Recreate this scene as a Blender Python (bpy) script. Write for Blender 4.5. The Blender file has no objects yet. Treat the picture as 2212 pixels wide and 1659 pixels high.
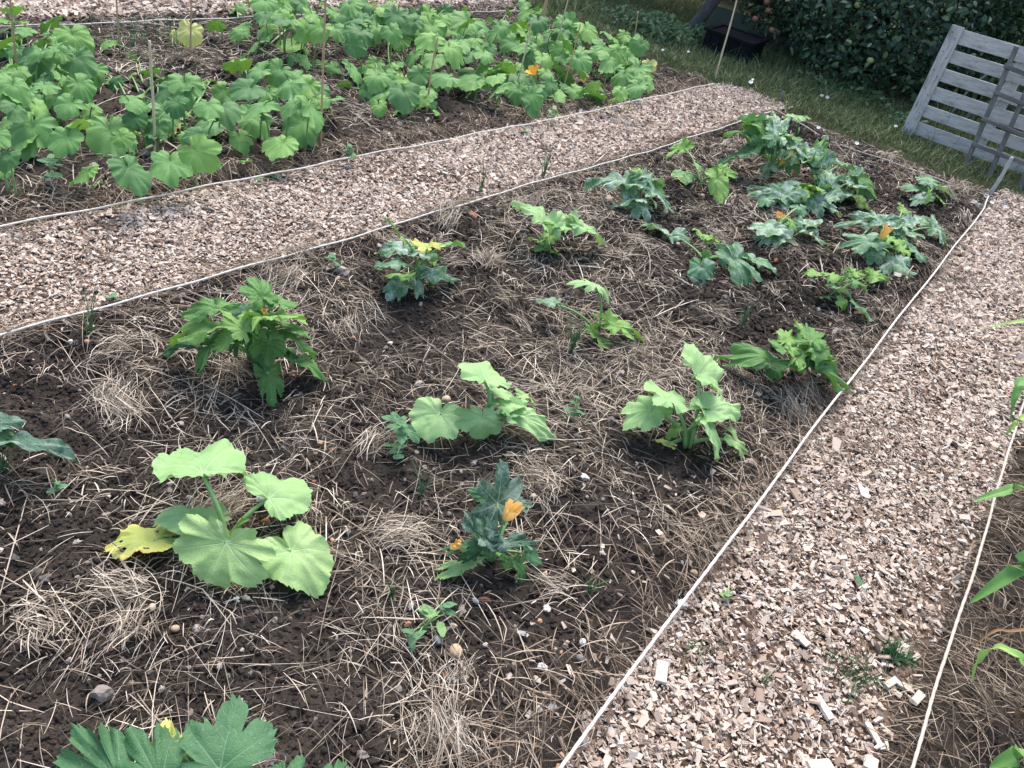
import bpy, math
import numpy as np
rng = np.random.default_rng(11)
R = math.radians
S = bpy.context.scene
COL = S.collection
# ------------------------------------------------------------------ camera, world, sun, exposure
CAM_H = 1.6
ROT = np.array([[0.74636951, -0.51340765, 0.4234916], [0.63524534, 0.35979407, -0.68338246], [0.19848401, 0.7790769, 0.59467915]])
FPX, CX, CY = 1661.0, 1106.0, 829.5
cam = bpy.data.cameras.new("camera"); cam.sensor_width = 36; cam.lens = FPX / 2212 * 36
cam.clip_start = .02; cam.clip_end = 500
co = bpy.data.objects.new("camera", cam); COL.objects.link(co)
from mathutils import Matrix, Vector
co.matrix_world = Matrix([list(ROT[0]) + [0], list(ROT[1]) + [0], list(ROT[2]) + [CAM_H], [0, 0, 0, 1]])
S.camera = co
SUN_EL, SUN_AZ = 60, -35          # azimuth from +Y towards +X (degrees)
w = bpy.data.worlds.new("World"); S.world = w; w.use_nodes = True
nt = w.node_tree
sky = nt.nodes.new("ShaderNodeTexSky"); sky.sky_type = 'NISHITA'; sky.sun_disc = False
sky.sun_elevation = R(SUN_EL); sky.sun_rotation = R(SUN_AZ); sky.dust_density = 3; sky.ozone_density = 1.0; sky.air_density = 1.2
bg = nt.nodes["Background"]; bg.inputs[1].default_value = .15
nt.links.new(sky.outputs[0], bg.inputs[0])
sl = bpy.data.lights.new("sun", 'SUN'); sl.energy = 1.9; sl.angle = R(42); sl.color = (1, .93, .83)
so = bpy.data.objects.new("sun", sl); COL.objects.link(so)
sd = Vector((math.sin(R(SUN_AZ)) * math.cos(R(SUN_EL)), math.cos(R(SUN_AZ)) * math.cos(R(SUN_EL)), math.sin(R(SUN_EL))))
so.rotation_euler = sd.to_track_quat('Z', 'Y').to_euler()
vs = S.view_settings; vs.view_transform = 'Standard'; vs.look = 'None'; vs.gamma = 1; vs.exposure = 1.05; vs.use_curve_mapping = False
S.cycles.max_bounces = 6; S.cycles.transparent_max_bounces = 6

# ------------------------------------------------------------------ helpers
def ray(px, py):
    return ROT @ np.array([px - CX, -(py - CY), -FPX])
def at(px, py, z=0.):
    d = ray(px, py); t = (z - CAM_H) / d[2]
    return np.array([0, 0, CAM_H]) + t * d
def depth(P):
    return -(ROT.T @ (np.asarray(P) - np.array([0, 0, CAM_H])))[2]
def px2m(n, P):
    return n * depth(P) / FPX
def _h(ix, iy, s):
    n = (ix.astype(np.int64) * 374761393 + iy.astype(np.int64) * 668265263 + s * 1274126177) & 0xffffffff
    n = ((n ^ (n >> 13)) * 1274126177) & 0xffffffff
    n = ((n ^ (n >> 16)) * 2246822519) & 0xffffffff
    return (n ^ (n >> 15)) / 4294967295.0
def vn(x, y, s=0):
    ix = np.floor(x); iy = np.floor(y); fx = x - ix; fy = y - iy
    fx = fx * fx * (3 - 2 * fx); fy = fy * fy * (3 - 2 * fy)
    a = _h(ix, iy, s); b = _h(ix + 1, iy, s); c = _h(ix, iy + 1, s); d = _h(ix + 1, iy + 1, s)
    return (a * (1 - fx) + b * fx) * (1 - fy) + (c * (1 - fx) + d * fx) * fy
def clods(x, y, s):
    ix = np.floor(x); iy = np.floor(y); best = np.zeros_like(x)
    for dx in (-1, 0, 1):
        for dy in (-1, 0, 1):
            jx = ix + dx; jy = iy + dy
            cx = jx + _h(jx, jy, s); cy = jy + _h(jx, jy, s + 1); r = .35 + .55 * _h(jx, jy, s + 2)
            d2 = (x - cx) ** 2 + (y - cy) ** 2
            best = np.maximum(best, np.sqrt(np.maximum(r * r - d2, 0)))
    return best
XA, XB, XC, XD, YE, XF = -2.83, -2.19, -.33, .34, 6.45, -5.1
def xc(y): return -.235 - .043 * (y - .9)
def bedmask(x, y):
    e = .10
    def band(a, b): return np.clip((x - a) / e + .5, 0, 1) * np.clip((b - x) / e + .5, 0, 1)
    m = band(XB, xc(y)) + band(XF, XA) + np.clip((x - XD) / e + .5, 0, 1)
    return np.clip(m, 0, 1) * np.clip((YE + .1 - y) / e, 0, 1)
def GH(x, y):
    x = np.asarray(x, float); y = np.asarray(y, float)
    m = bedmask(x, y)
    h = .012 * (vn(x * 1.7, y * 1.7, 3) - .5)
    h = h + m * (.022 + .045 * (vn(x * 3.1, y * 3.1, 5) - .5) + .03 * (vn(x * 8, y * 8, 7) - .5))
    k = m * np.clip((vn(x * 2.3, y * 2.3, 21) - .25) * 2.2, 0.65, 1)
    x = x + .022 * (vn(x * 55, y * 55, 11) - .5); y = y + .022 * (vn(x * 55 + 9, y * 55, 12) - .5)
    h = h + k * (.021 * clods(x * 16, y * 16, 31) + .012 * clods(x * 45, y * 45, 41)) + m * (.008 * vn(x * 90, y * 90, 9))
    return h
def gh(x, y): return float(GH(np.array([x]), np.array([y]))[0])
def nv(n): return n / (np.linalg.norm(n) + 1e-12)

def mesh(name, V, F, mat, smooth=True, attrs=None):
    me = bpy.data.meshes.new(name)
    if isinstance(F, np.ndarray):
        n, k = F.shape
        me.vertices.add(len(V)); me.vertices.foreach_set("co", np.asarray(V, np.float32).ravel())
        me.loops.add(n * k); me.loops.foreach_set("vertex_index", F.astype(np.int32).ravel())
        me.polygons.add(n)
        me.polygons.foreach_set("loop_start", np.arange(0, n * k, k, dtype=np.int32))
        me.update(calc_edges=True)
    else:
        me.from_pydata([tuple(v) for v in V], [], F); me.update()
    me.polygons.foreach_set("use_smooth", np.full(len(me.polygons), bool(smooth)))
    if attrs:
        for k_, v in attrs.items():
            a = me.attributes.new(k_, 'FLOAT', 'POINT'); a.data.foreach_set("value", np.asarray(v, np.float32))
    for m in (mat if isinstance(mat, (list, tuple)) else [mat]): me.materials.append(m)
    return me
def obj(name, me, parent=None, loc=(0, 0, 0)):
    o = bpy.data.objects.new(name, me); COL.objects.link(o); o.location = [float(v) for v in loc]
    if parent is not None: o.parent = parent
    return o
def tag(o, label=None, cat=None, group=None, kind=None):
    if label: o["label"] = label
    if cat: o["category"] = cat
    if group: o["group"] = group
    if kind: o["kind"] = kind
    return o
def empty(name, loc, label, cat, group=None):
    o = bpy.data.objects.new(name, None); COL.objects.link(o); o.location = [float(v) for v in loc]; o.empty_display_size = .05
    return tag(o, label, cat, group)
def tube_vf(P, rad, sides=6, twist=0, lobes=0, amp=0):
    P = np.asarray(P, float); n = len(P); rad = np.broadcast_to(rad, (n,))
    T = np.gradient(P, axis=0); V = []
    u = None
    for i in range(n):
        t = nv(T[i])
        if u is None:
            u = nv(np.cross(t, [0, 0, 1] if abs(t[2]) < .9 else [1, 0, 0]))
        u = nv(u - t * (u @ t)); v = np.cross(t, u)
        for j in range(sides):
            a = 2 * math.pi * j / sides
            r = rad[i] * (1 + (amp * math.cos(lobes * (a - twist * i)) if lobes else 0))
            V.append(P[i] + r * (math.cos(a) * u + math.sin(a) * v))
    F = []
    for i in range(n - 1):
        for j in range(sides):
            k = (j + 1) % sides
            F.append((i * sides + j, i * sides + k, (i + 1) * sides + k, (i + 1) * sides + j))
    F.append(tuple(range(sides))[::-1]); F.append(tuple(range((n - 1) * sides, n * sides)))
    return np.array(V), F
def join(parts):
    V = []; F = []; o = 0
    for v, f in parts:
        V.append(np.asarray(v)); F += [tuple(i + o for i in q) for q in f]; o += len(v)
    return np.concatenate(V), F
def box_vf(c, ax, ay, az, jit=0):
    c = np.asarray(c, float); V = []
    for sx in (-.5, .5):
        for sy in (-.5, .5):
            for sz in (-.5, .5):
                V.append(c + sx * np.asarray(ax) + sy * np.asarray(ay) + sz * np.asarray(az) + rng.normal(0, 1, 3) * jit)
    F = [(0, 1, 3, 2), (4, 6, 7, 5), (0, 4, 5, 1), (2, 3, 7, 6), (0, 2, 6, 4), (1, 5, 7, 3)]
    return np.array(V), F
def bez(a, b, c, n):
    t = np.linspace(0, 1, n)[:, None]
    return (1 - t) ** 2 * a + 2 * t * (1 - t) * b + t * t * c

# ------------------------------------------------------------------ materials
class NT:
    def __init__(s, name):
        s.m = bpy.data.materials.new(name); s.m.use_nodes = True; s.t = s.m.node_tree; s.t.nodes.clear()
        s.out = s.n("ShaderNodeOutputMaterial")
    def n(s, t, **k):
        x = s.t.nodes.new(t)
        for a, b in k.items(): setattr(x, a, b)
        return x
    def l(s, a, b): s.t.links.new(a, b)
    def val(s, x, sock):
        if isinstance(x, (int, float)): sock.default_value = x
        elif isinstance(x, tuple): sock.default_value = x if len(x) == 4 else (*x, 1)
        else: s.l(x, sock)
    def noise(s, scale, detail=4, rough=.6, vec=None, dim='3D'):
        x = s.n("ShaderNodeTexNoise"); x.inputs["Scale"].default_value = scale; x.inputs["Detail"].default_value = detail
        x.inputs["Roughness"].default_value = rough
        if vec is not None: s.l(vec, x.inputs["Vector"])
        return x.outputs["Fac"]
    def ramp(s, fac, stops, interp='LINEAR'):
        x = s.n("ShaderNodeValToRGB"); x.color_ramp.interpolation = interp
        el = x.color_ramp.elements
        while len(el) < len(stops): el.new(.5)
        for e, (p, c) in zip(el, stops): e.position = p; e.color = (*c, 1) if len(c) == 3 else c
        s.l(fac, x.inputs[0]); return x.outputs[0]
    def mix(s, fac, a, b, mode='MIX'):
        x = s.n("ShaderNodeMix", data_type='RGBA', blend_type=mode)
        s.val(fac, x.inputs[0]); s.val(a, x.inputs[6]); s.val(b, x.inputs[7]); return x.outputs[2]
    def math(s, op, a, b=0., clamp=False):
        x = s.n("ShaderNodeMath", operation=op, use_clamp=clamp); s.val(a, x.inputs[0]); s.val(b, x.inputs[1]); return x.outputs[0]
    def attr(s, name):
        x = s.n("ShaderNodeAttribute", attribute_name=name); return x.outputs["Fac"]
    def objco(s): return s.n("ShaderNodeTexCoord").outputs["Object"]
    def island(s): return s.n("ShaderNodeNewGeometry").outputs["Random Per Island"]
    def rand(s): return s.n("ShaderNodeObjectInfo").outputs["Random"]
    def bsdf(s, color, rough=.7, spec=.3, bump=None, bstr=.3, bdist=.01, trans=0, tcol=None):
        p = s.n("ShaderNodeBsdfPrincipled"); s.val(color, p.inputs["Base Color"]); s.val(rough, p.inputs["Roughness"])
        p.inputs["Specular IOR Level"].default_value = spec
        nrm = None
        if bump is not None:
            b = s.n("ShaderNodeBump"); b.inputs["Strength"].default_value = bstr; b.inputs["Distance"].default_value = bdist
            s.l(bump, b.inputs["Height"]); s.l(b.outputs[0], p.inputs["Normal"]); nrm = b.outputs[0]
        sh = p.outputs[0]
        if trans:
            t = s.n("ShaderNodeBsdfTranslucent"); s.val(tcol if tcol is not None else color, t.inputs[0])
            mx = s.n("ShaderNodeMixShader"); mx.inputs[0].default_value = trans
            s.l(sh, mx.inputs[1]); s.l(t.outputs[0], mx.inputs[2]); sh = mx.outputs[0]
        s.l(sh, s.out.inputs[0]); return s.m

def mat_simple(name, c1, c2, scale=20, rough=.7, spec=.3, bstr=.3, bdist=.005, island=False, trans=0):
    n = NT(name); f = n.island() if island else n.noise(scale, 5, .65, n.objco())
    c = n.ramp(f, [(.25, c1), (.75, c2)])
    if island: return n.bsdf(c, rough, spec, trans=trans)
    return n.bsdf(c, rough, spec, n.noise(scale * 3, 4, .6, n.objco()), bstr, bdist, trans)
def mat_island(name, stops, rough=.8, spec=.15, trans=0, grain=None):
    n = NT(name); c = n.ramp(n.island(), stops)
    if grain:
        c = n.mix(n.math('MULTIPLY', n.noise(grain, 3, .6, n.objco()), .55), c, n.mix(1., c, (.45, .4, .36), 'MULTIPLY'))
    return n.bsdf(c, rough, spec, trans=trans)

def mat_leaf(name, base, alt, vein, silver=0, yellow=0, brown=0, rough=.55, trans=.22, veinamt=.7):
    n = NT(name); oc = n.objco()
    c = n.mix(n.ramp(n.noise(9, 3, .5, oc), [(.35, (0, 0, 0)), (.7, (1, 1, 1))]), base, alt)
    c = n.mix(n.math('MULTIPLY', n.rand(), .45), c, n.mix(1., c, (.68, .76, .62), 'MULTIPLY'))
    lx = n.attr("leaf_x"); ly = n.math('ABSOLUTE', n.attr("leaf_y")); ve = None; v2 = None
    for dg in (0, 55, 107, 149):
        a = R(dg); u = n.math('ADD', n.math('MULTIPLY', lx, math.cos(a)), n.math('MULTIPLY', ly, math.sin(a)))
        q = n.math('ABSOLUTE', n.math('SUBTRACT', n.math('MULTIPLY', ly, math.cos(a)), n.math('MULTIPLY', lx, math.sin(a))))
        wd = n.math('MAXIMUM', n.math('SUBTRACT', .017, n.math('MULTIPLY', u, .014)), .004)
        k = n.math('MULTIPLY', n.math('SUBTRACT', 1.25, n.math('DIVIDE', q, wd), True), n.math('GREATER_THAN', u, 0.))
        ve = k if ve is None else n.math('MAXIMUM', ve, k)
        s2 = n.math('ABSOLUTE', n.math('SUBTRACT', n.math('FRACT', n.math('MULTIPLY', n.math('SUBTRACT', u, n.math('MULTIPLY', q, .85)), 6.5)), .5))
        k2 = n.math('MULTIPLY', n.math('SUBTRACT', 1., n.math('DIVIDE', s2, .07), True), n.math('MULTIPLY', n.math('LESS_THAN', q, n.math('MULTIPLY', u, .42)), n.math('GREATER_THAN', u, 0.)))
        v2 = k2 if v2 is None else n.math('MAXIMUM', v2, k2)
    ve = n.math('MAXIMUM', ve, n.math('MULTIPLY', v2, .35))
    if silver:
        sp = n.ramp(n.noise(28, 4, .7, oc), [(.44, (0, 0, 0)), (.58, (1, 1, 1))])
        k = n.math('MULTIPLY', sp, silver)
        k = n.math('MAXIMUM', k, n.math('MULTIPLY', v2, .5 * silver), True)
        c = n.mix(k, c, (.48, .59, .51))
    c = n.mix(n.math('MULTIPLY', ve, veinamt), c, vein)
    def edgemask(sc, thr, w_=.05):
        e = n.math('ADD', n.math('MULTIPLY', n.attr("edge"), .6), n.math('MULTIPLY', n.noise(sc, 3, .6, oc), .9))
        return n.ramp(e, [(thr - .5, (0, 0, 0)), (thr - .5 + w_, (1, 1, 1))]) if False else n.math('MULTIPLY', n.math('SUBTRACT', e, thr), 1 / w_, True)
    if yellow: c = n.mix(edgemask(11, 1.22 - yellow, .10), c, (.64, .60, .16))
    if brown: c = n.mix(edgemask(7, 1.13, .03), c, (.30, .14, .07))
    vo = n.n("ShaderNodeTexVoronoi", feature='DISTANCE_TO_EDGE'); vo.inputs["Scale"].default_value = 85
    wv = n.n("ShaderNodeVectorMath", operation='ADD'); n.l(oc, wv.inputs[0]); nz = n.n("ShaderNodeTexNoise"); nz.inputs["Scale"].default_value = 40; n.l(oc, nz.inputs["Vector"])
    ws = n.n("ShaderNodeVectorMath", operation='SCALE'); n.l(nz.outputs["Color"], ws.inputs[0]); ws.inputs[3].default_value = .012; n.l(ws.outputs[0], wv.inputs[1]); n.l(wv.outputs[0], vo.inputs["Vector"])
    net = n.math('SUBTRACT', 1., n.math('DIVIDE', vo.outputs["Distance"], .10), True)
    c = n.mix(n.math('MULTIPLY', net, .16 * veinamt), c, vein)
    sp_ = n.math('MULTIPLY', n.math('SUBTRACT', n.noise(150, 2, .5, oc), .66), 9., True); c = n.mix(n.math('MULTIPLY', sp_, .30), c, (.62, .64, .50))
    dt_ = n.math('MULTIPLY', n.math('SUBTRACT', n.noise(26, 4, .7, oc), .62), 8., True); c = n.mix(n.math('MULTIPLY', dt_, .22), c, (.22, .24, .09))
    b = n.math('ADD', n.math('MULTIPLY', n.math('MAXIMUM', ve, n.math('MULTIPLY', net, .5)), -.6), n.math('MULTIPLY', n.noise(60, 3, .6, oc), .35))
    return n.bsdf(c, rough, .28, b, .45, .004, trans, n.mix(1., c, (1, 1.05, .5), 'MULTIPLY'))
M = {}
M['pale'] = mat_leaf("pale_leaf", (.37, .565, .25), (.285, .50, .21), (.52, .66, .42), veinamt=.55)
M['paley'] = mat_leaf("pale_yellowing_leaf", (.40, .57, .24), (.31, .515, .195), (.52, .66, .40), yellow=.06)
M['green'] = mat_leaf("green_leaf", (.14, .30, .085), (.10, .235, .07), (.28, .42, .18))
M['bgreen'] = mat_leaf("bright_leaf", (.25, .43, .11), (.19, .36, .09), (.34, .50, .24))
M['dark'] = mat_leaf("dark_leaf", (.078, .20, .085), (.06, .155, .07), (.22, .36, .22))
M['veined'] = mat_leaf("white_veined_leaf", (.05, .135, .085), (.04, .11, .07), (.42, .52, .45), silver=.35, veinamt=.8)
M['silver'] = mat_leaf("silvered_leaf", (.125, .28, .12), (.09, .22, .09), (.36, .46, .37), silver=.85)
M['sgreen'] = mat_leaf("lightly_silvered_leaf", (.12, .29, .12), (.09, .23, .10), (.32, .44, .32), silver=.4)
M['vine'] = mat_leaf("pumpkin_leaf", (.185, .38, .12), (.14, .31, .095), (.22, .42, .20), veinamt=.13)
M['vine2'] = mat_leaf("fresh_pumpkin_leaf", (.24, .44, .12), (.18, .37, .10), (.27, .45, .22), veinamt=.13)
M['vined'] = mat_leaf("old_pumpkin_leaf", (.105, .25, .085), (.08, .20, .07), (.16, .30, .16), veinamt=.4)
M['viney'] = mat_leaf("yellow_edged_pumpkin_leaf", (.19, .38, .15), (.15, .32, .13), (.3, .45, .24), yellow=.2)
M['yellow'] = mat_leaf("yellowed_leaf", (.55, .55, .13), (.42, .52, .15), (.55, .62, .25), yellow=.32, brown=1)
M['yel2'] = mat_leaf("pale_yellow_leaf", (.68, .66, .26), (.58, .60, .22), (.6, .64, .3))
M['stalk'] = mat_simple("leaf_stalk", (.19, .36, .13), (.27, .45, .18), 30, .5, .3, .2, .002)
M['stalkd'] = mat_simple("dark_stalk", (.07, .17, .07), (.11, .23, .09), 30, .5, .3, .2, .002)
M['petal'] = mat_simple("petal", (.85, .38, .03), (.95, .60, .10), 25, .5, .2, .3, .003, trans=.25)
M['petalp'] = mat_simple("pale_petal", (.92, .55, .14), (.95, .74, .36), 45, .55, .2, .5, .004, trans=.3)
M['petalw'] = mat_simple("wilted_petal", (.86, .46, .10), (.90, .66, .28), 40, .6, .2, .4, .003, trans=.2)

# ------------------------------------------------------------------ ground
def soilmat():
    n = NT("soil"); oc = n.objco()
    c = n.ramp(n.noise(7, 6, .65, oc), [(.3, (.034, .028, .024)), (.55, (.056, .046, .039)), (.75, (.088, .073, .061))])
    sp = n.ramp(n.noise(140, 2, .5, oc), [(.70, (0, 0, 0)), (.76, (1, 1, 1))])
    c = n.mix(n.math('MULTIPLY', sp, .5), c, (.30, .26, .22))
    b = n.math('ADD', n.noise(120, 5, .7, oc), n.math('MULTIPLY', n.noise(35, 4, .6, oc), 1.5))
    return n.bsdf(c, .95, .1, b, .8, .012)
M['soil'] = soilmat()
def litter():
    n = NT("chip_litter"); oc = n.objco()
    v = n.n("ShaderNodeTexVoronoi"); v.inputs["Scale"].default_value = 85; n.l(oc, v.inputs["Vector"])
    c = n.ramp(v.outputs["Color"], [(.1, (.05, .034, .026)), (.5, (.13, .09, .068)), (.9, (.30, .21, .165))])
    return n.bsdf(c, .9, .1, n.noise(90, 4, .6, oc), .8, .01)
M['litter'] = litter()
M['lawn'] = mat_simple("lawn_earth", (.03, .045, .022), (.075, .075, .038), 14, .95, .1, .6, .02)

def grid(name, xs, ys, mat, zf, label):
    X, Y = np.meshgrid(xs, ys); Z = zf(X, Y)
    V = np.stack([X, Y, Z], -1).reshape(-1, 3); nx, ny = len(xs), len(ys)
    i = np.arange(nx * ny).reshape(ny, nx)
    F = np.stack([i[:-1, :-1], i[:-1, 1:], i[1:, 1:], i[1:, :-1]], -1).reshape(-1, 4)
    o = obj(name, mesh(name, V, F, mat)); return tag(o, label, name.replace('_', ' '), kind='structure')
def spaced(a, b, s0, s1):
    out = [a]
    while out[-1] < b: out.append(out[-1] + s0 + (s1 - s0) * (out[-1] - a) / (b - a))
    return np.array(out)
o = obj("ground", mesh("ground", [(-150, -150, -.12), (150, -150, -.12), (150, 150, -.12), (-150, 150, -.12)], [(0, 1, 2, 3)], M['lawn']))
tag(o, "grassy earth stretching out beyond the vegetable beds", "ground", kind='structure')
xs = np.concatenate([np.arange(-9.5, -2.85, .024), np.arange(-2.85, 1.0, .0085), np.arange(1.0, 3.2, .04)])
ys = np.concatenate([np.arange(-1.2, 0, .05), spaced(0, 7.3, .0075, .03)])
grid("soil", xs, ys, M['soil'], GH, "dark crumbly soil of the vegetable beds")
def jag(x): return 6.62 + .16 * (vn(x * 1.3, x * 0 + 2, 51) - .5) + .12 * (vn(x * 5, x * 0, 52) - .5) + .05 * (x + 2.5)
def lawnz(x, y):
    return .022 * vn(x * 2, y * 2, 61) + .012 * vn(x * 9, y * 9, 62) + .012 - .06 * np.clip((jag(x) + .05 - y) / .12, 0, 1)
grid("lawn", np.arange(-12, 7, .06), np.arange(6.3, 16, .05), M['lawn'], lawnz, "rough grassy strip between the beds and the hedge")
def pathz(a, b):
    def f(x, y):
        e = np.minimum(x - (xc(y) + .0 if a == XC - .01 else a), b - x)
        return GH(x, y) * .3 + .010 + .010 * vn(x * 6, y * 6, 71) + .008 * vn(x * 30, y * 30, 72) - .05 * np.clip((.05 - e) / .06, 0, 1)
    return f
PATHS = [("middle", XA - .02, XB + .05), ("right", XC - .01, XD + .03), ("back", -9, XF + .0)]
PATHL = ["pale wood chip path between the two vegetable beds", "wood chip path running along the right side of the near bed", "wood chip path behind the far pumpkin bed"]
for (nm, a, b), lb in zip(PATHS, PATHL):
    st = .02 if nm != "back" else .05
    o = grid("wood_chip_path", np.arange(a - (.16 if nm == 'right' else 0), b + st, st), spaced(-.6, 6.9, .02, .04), M['litter'], pathz(a, b), lb)

# ------------------------------------------------------------------ chips (stuff)
def visible(x, y, marg=120):
    d = np.stack([x, y, -CAM_H * np.ones_like(x)]); q = ROT.T @ d
    px = CX - q[0] / q[2] * FPX; py = CY + q[1] / q[2] * FPX
    return (q[2] < -.2) & (px > -marg) & (px < 2212 + marg) & (py > -marg) & (py < 1659 + marg)
def chips(x, y, zf, size, thick=.25, flat=.35):
    n = len(x); L = size * np.exp(np.clip(rng.normal(0, .42, n), -1, .85)); Wd = L * np.where(rng.uniform(0, 1, n) < .35, rng.uniform(.12, .3, n), rng.uniform(.35, .8, n)); T = np.minimum(L * rng.uniform(.05, .2, n), .005)
    yaw = rng.uniform(0, 2 * math.pi, n); pit = rng.normal(0, flat, n); rol = rng.normal(0, flat * 1.1, n)
    cy, sy = np.cos(yaw), np.sin(yaw); cp, sp = np.cos(pit), np.sin(pit); cr, sr = np.cos(rol), np.sin(rol)
    ux = np.stack([cy * cp, sy * cp, sp], -1); v0 = np.stack([-sy, cy, 0 * cy], -1); w0 = np.cross(ux, v0)
    uy = v0 * cr[:, None] + w0 * sr[:, None]; uz = np.cross(ux, uy)
    z = zf(x, y) + rng.uniform(.001, .012, n) + np.abs(sp) * L * .3
    c = np.stack([x, y, z], -1)
    tap = rng.uniform(.4, 1, n)
    V = np.empty((n, 8, 3)); k = 0
    for sx in (-.5, .5):
        for s_y in (-.5, .5):
            for sz in (-.5, .5):
                ww = Wd * (tap if sx > 0 else 1)
                V[:, k] = c + ux * (sx * L * rng.uniform(.8, 1.1, n))[:, None] + uy * (s_y * ww * rng.uniform(.75, 1.15, n))[:, None] + uz * (sz * T)[:, None]; k += 1
    f = np.array([(0, 1, 3, 2), (4, 6, 7, 5), (0, 4, 5, 1), (2, 3, 7, 6), (0, 2, 6, 4), (1, 5, 7, 3)])
    F = (np.arange(n)[:, None, None] * 8 + f[None]).reshape(-1, 4)
    return V.reshape(-1, 3), F
M['chip'] = mat_island("wood_chip", [(0, (.13, .09, .07)), (.12, (.29, .21, .165)), (.28, (.49, .39, .32)), (.62, (.63, .53, .45)), (.92, (.73, .66, .59)), (1, (.52, .36, .26))], .75, .2, grain=150)
VV = []; FF = []; off = 0
def addm(V, F):
    global off
    VV.append(V); FF.append(F + off); off += len(V)
def flush(name, mat, label, cat, smooth=False):
    global VV, FF, off
    o = obj(name, mesh(name, np.concatenate(VV), np.concatenate(FF), mat, smooth)); VV, FF, off = [], [], 0
    return tag(o, label, cat, kind='stuff')
for (nm, a, b), dens, size in zip(PATHS, (22000, 22000, 5500), (.0118, .0126, .019)):
    a0 = max(a, -7.6); n = int((b - a0) * 7 * dens)
    x = rng.uniform(a0 - (.15 if nm == 'right' else .03), b + .03, n); y = rng.uniform(0.2, 6.95, n)
    e = np.minimum(x - (xc(y) if nm == 'right' else a), b - x) + .12 * (vn(x * 6, y * 6, 81) - .5)
    keep = (rng.uniform(0, 1, n) < np.clip(.25 + e / .08, 0, 1)) & visible(x, y) & (y < jag(x) + .15 * rng.uniform(0, 1, n) ** 2 + .08)
    keep &= rng.uniform(0, 1, n) < np.clip(.35 + 2.4 * (vn(x * 3.3, y * 3.3, 87) - .12), .3, 1) if nm != 'back' else True
    keep &= ~((nm == "right") & (rng.uniform(0, 1, n) < .75 * np.clip((x - .12 + .25 * (vn(x * 4, y * 4, 83) - .5)) / .25, 0, 1)))
    x, y = x[keep], y[keep]; dd = np.sqrt(x * x + y * y + 2.5)
    addm(*chips(x, y, pathz(a, b), size * np.clip(dd / 3.2, .95, 1.6)))
n = 260; x = rng.uniform(xc(2) + .05, XD, n); y = rng.uniform(.5, 4, n); k = visible(x, y); Vc, Fc = chips(x[k], y[k], lambda a, b: pathz(XC - .01, XD + .03)(a, b) + .004, .024, flat=.2)
addm(Vc, Fc)
for k in range(1):
    n = 900; x = np.concatenate([rng.normal(XA - .02, .10, n), rng.normal(XB + .06, .10, n), rng.normal(-.06, .11, n), rng.normal(XF, .15, n)]); y = rng.uniform(.3, 6.8, 4 * n)
    x[2 * n:3 * n] += xc(y[2 * n:3 * n]); keep = visible(x, y); addm(*chips(x[keep], y[keep], GH, .015))
flush("wood_chips", M['chip'], "loose pale wood chips covering the paths", "wood chips")

# ------------------------------------------------------------------ straw, roots (stuff)
def strands(x, y, L, rad, yaw, bend, lift, arch, K=5, zf=GH, tilt=None):
    n = len(x); t = np.linspace(-.5, .5, K)
    P = np.empty((n, K, 3))
    kink = rng.normal(0, .7, n) * (rng.uniform(0, 1, n) < .16)
    for k in range(K):
        s = t[k] * L; a = yaw + bend * t[k] + kink * (t[k] > 0)
        P[:, k, 0] = x + np.cos(a) * s; P[:, k, 1] = y + np.sin(a) * s
        P[:, k, 2] = zf(P[:, k, 0], P[:, k, 1])
    zm = P[:, :, 2].mean(1, keepdims=True)
    lin = P[:, :1, 2] * (.5 - t)[None] + P[:, -1:, 2] * (.5 + t)[None]; need = np.maximum(P[:, :, 2] - lin, 0).max(1, keepdims=True) * .8
    P[:, :, 2] = lin + need + lift[:, None] + arch[:, None] * (1 - 4 * t[None] ** 2)
    if tilt is not None: P[:, :, 2] += (t[None] + .5) * (tilt * L)[:, None]
    D = np.gradient(P, axis=1); D /= np.linalg.norm(D, axis=2, keepdims=True) + 1e-9
    U = np.cross(D, np.array([0, 0, 1.])); U /= np.linalg.norm(U, axis=2, keepdims=True) + 1e-9
    Wv = np.cross(U, D); V = np.empty((n, K, 3, 3))
    taper = (1 - .5 * np.abs(2 * t) ** 3)[None, :, None]
    for j in range(3):
        a = 2 * math.pi * j / 3 + .5
        V[:, :, j] = P + (U * math.cos(a) + Wv * math.sin(a) * .8) * rad[:, None, None] * taper
    i = np.arange(n)[:, None, None] * K * 3; k = np.arange(K - 1)[None, :, None] * 3; j = np.arange(3)[None, None]; j2 = (j + 1) % 3
    F = np.stack([i + k + j, i + k + j2, i + k + 3 + j2, i + k + 3 + j], -1).reshape(-1, 4)
    return V.reshape(-1, 3), F
BARE = [(60, 1200, .16), (1200, 1430, .26), (1350, 1560, .22), (1310, 1200, .17), (760, 1040, .12), (100, 1500, .2), (640, 1330, .13), (880, 720, .2), (420, 640, .14), (1130, 1560, .15), (1390, 990, .16), (1500, 1030, .2), (1750, 880, .2), (1450, 440, .22), (1560, 300, .25), (1230, 560, .2), (980, 640, .2), (600, 860, .12), (1600, 980, .14), (1950, 480, .2), (1790, 470, .3), (170, 700, .14), (1000, 960, .1), (1120, 1330, .15), (700, 1560, .12), (330, 1320, .1)]
BARE = [(*at(a, b)[:2], r) for a, b, r in BARE]
def bare(x, y):
    k = np.ones_like(x)
    for a, b, r in BARE: k *= 1 - .7 * np.exp(-(((x - a) ** 2 + (y - b) ** 2) / r ** 2) ** 1.5)
    return k
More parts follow.
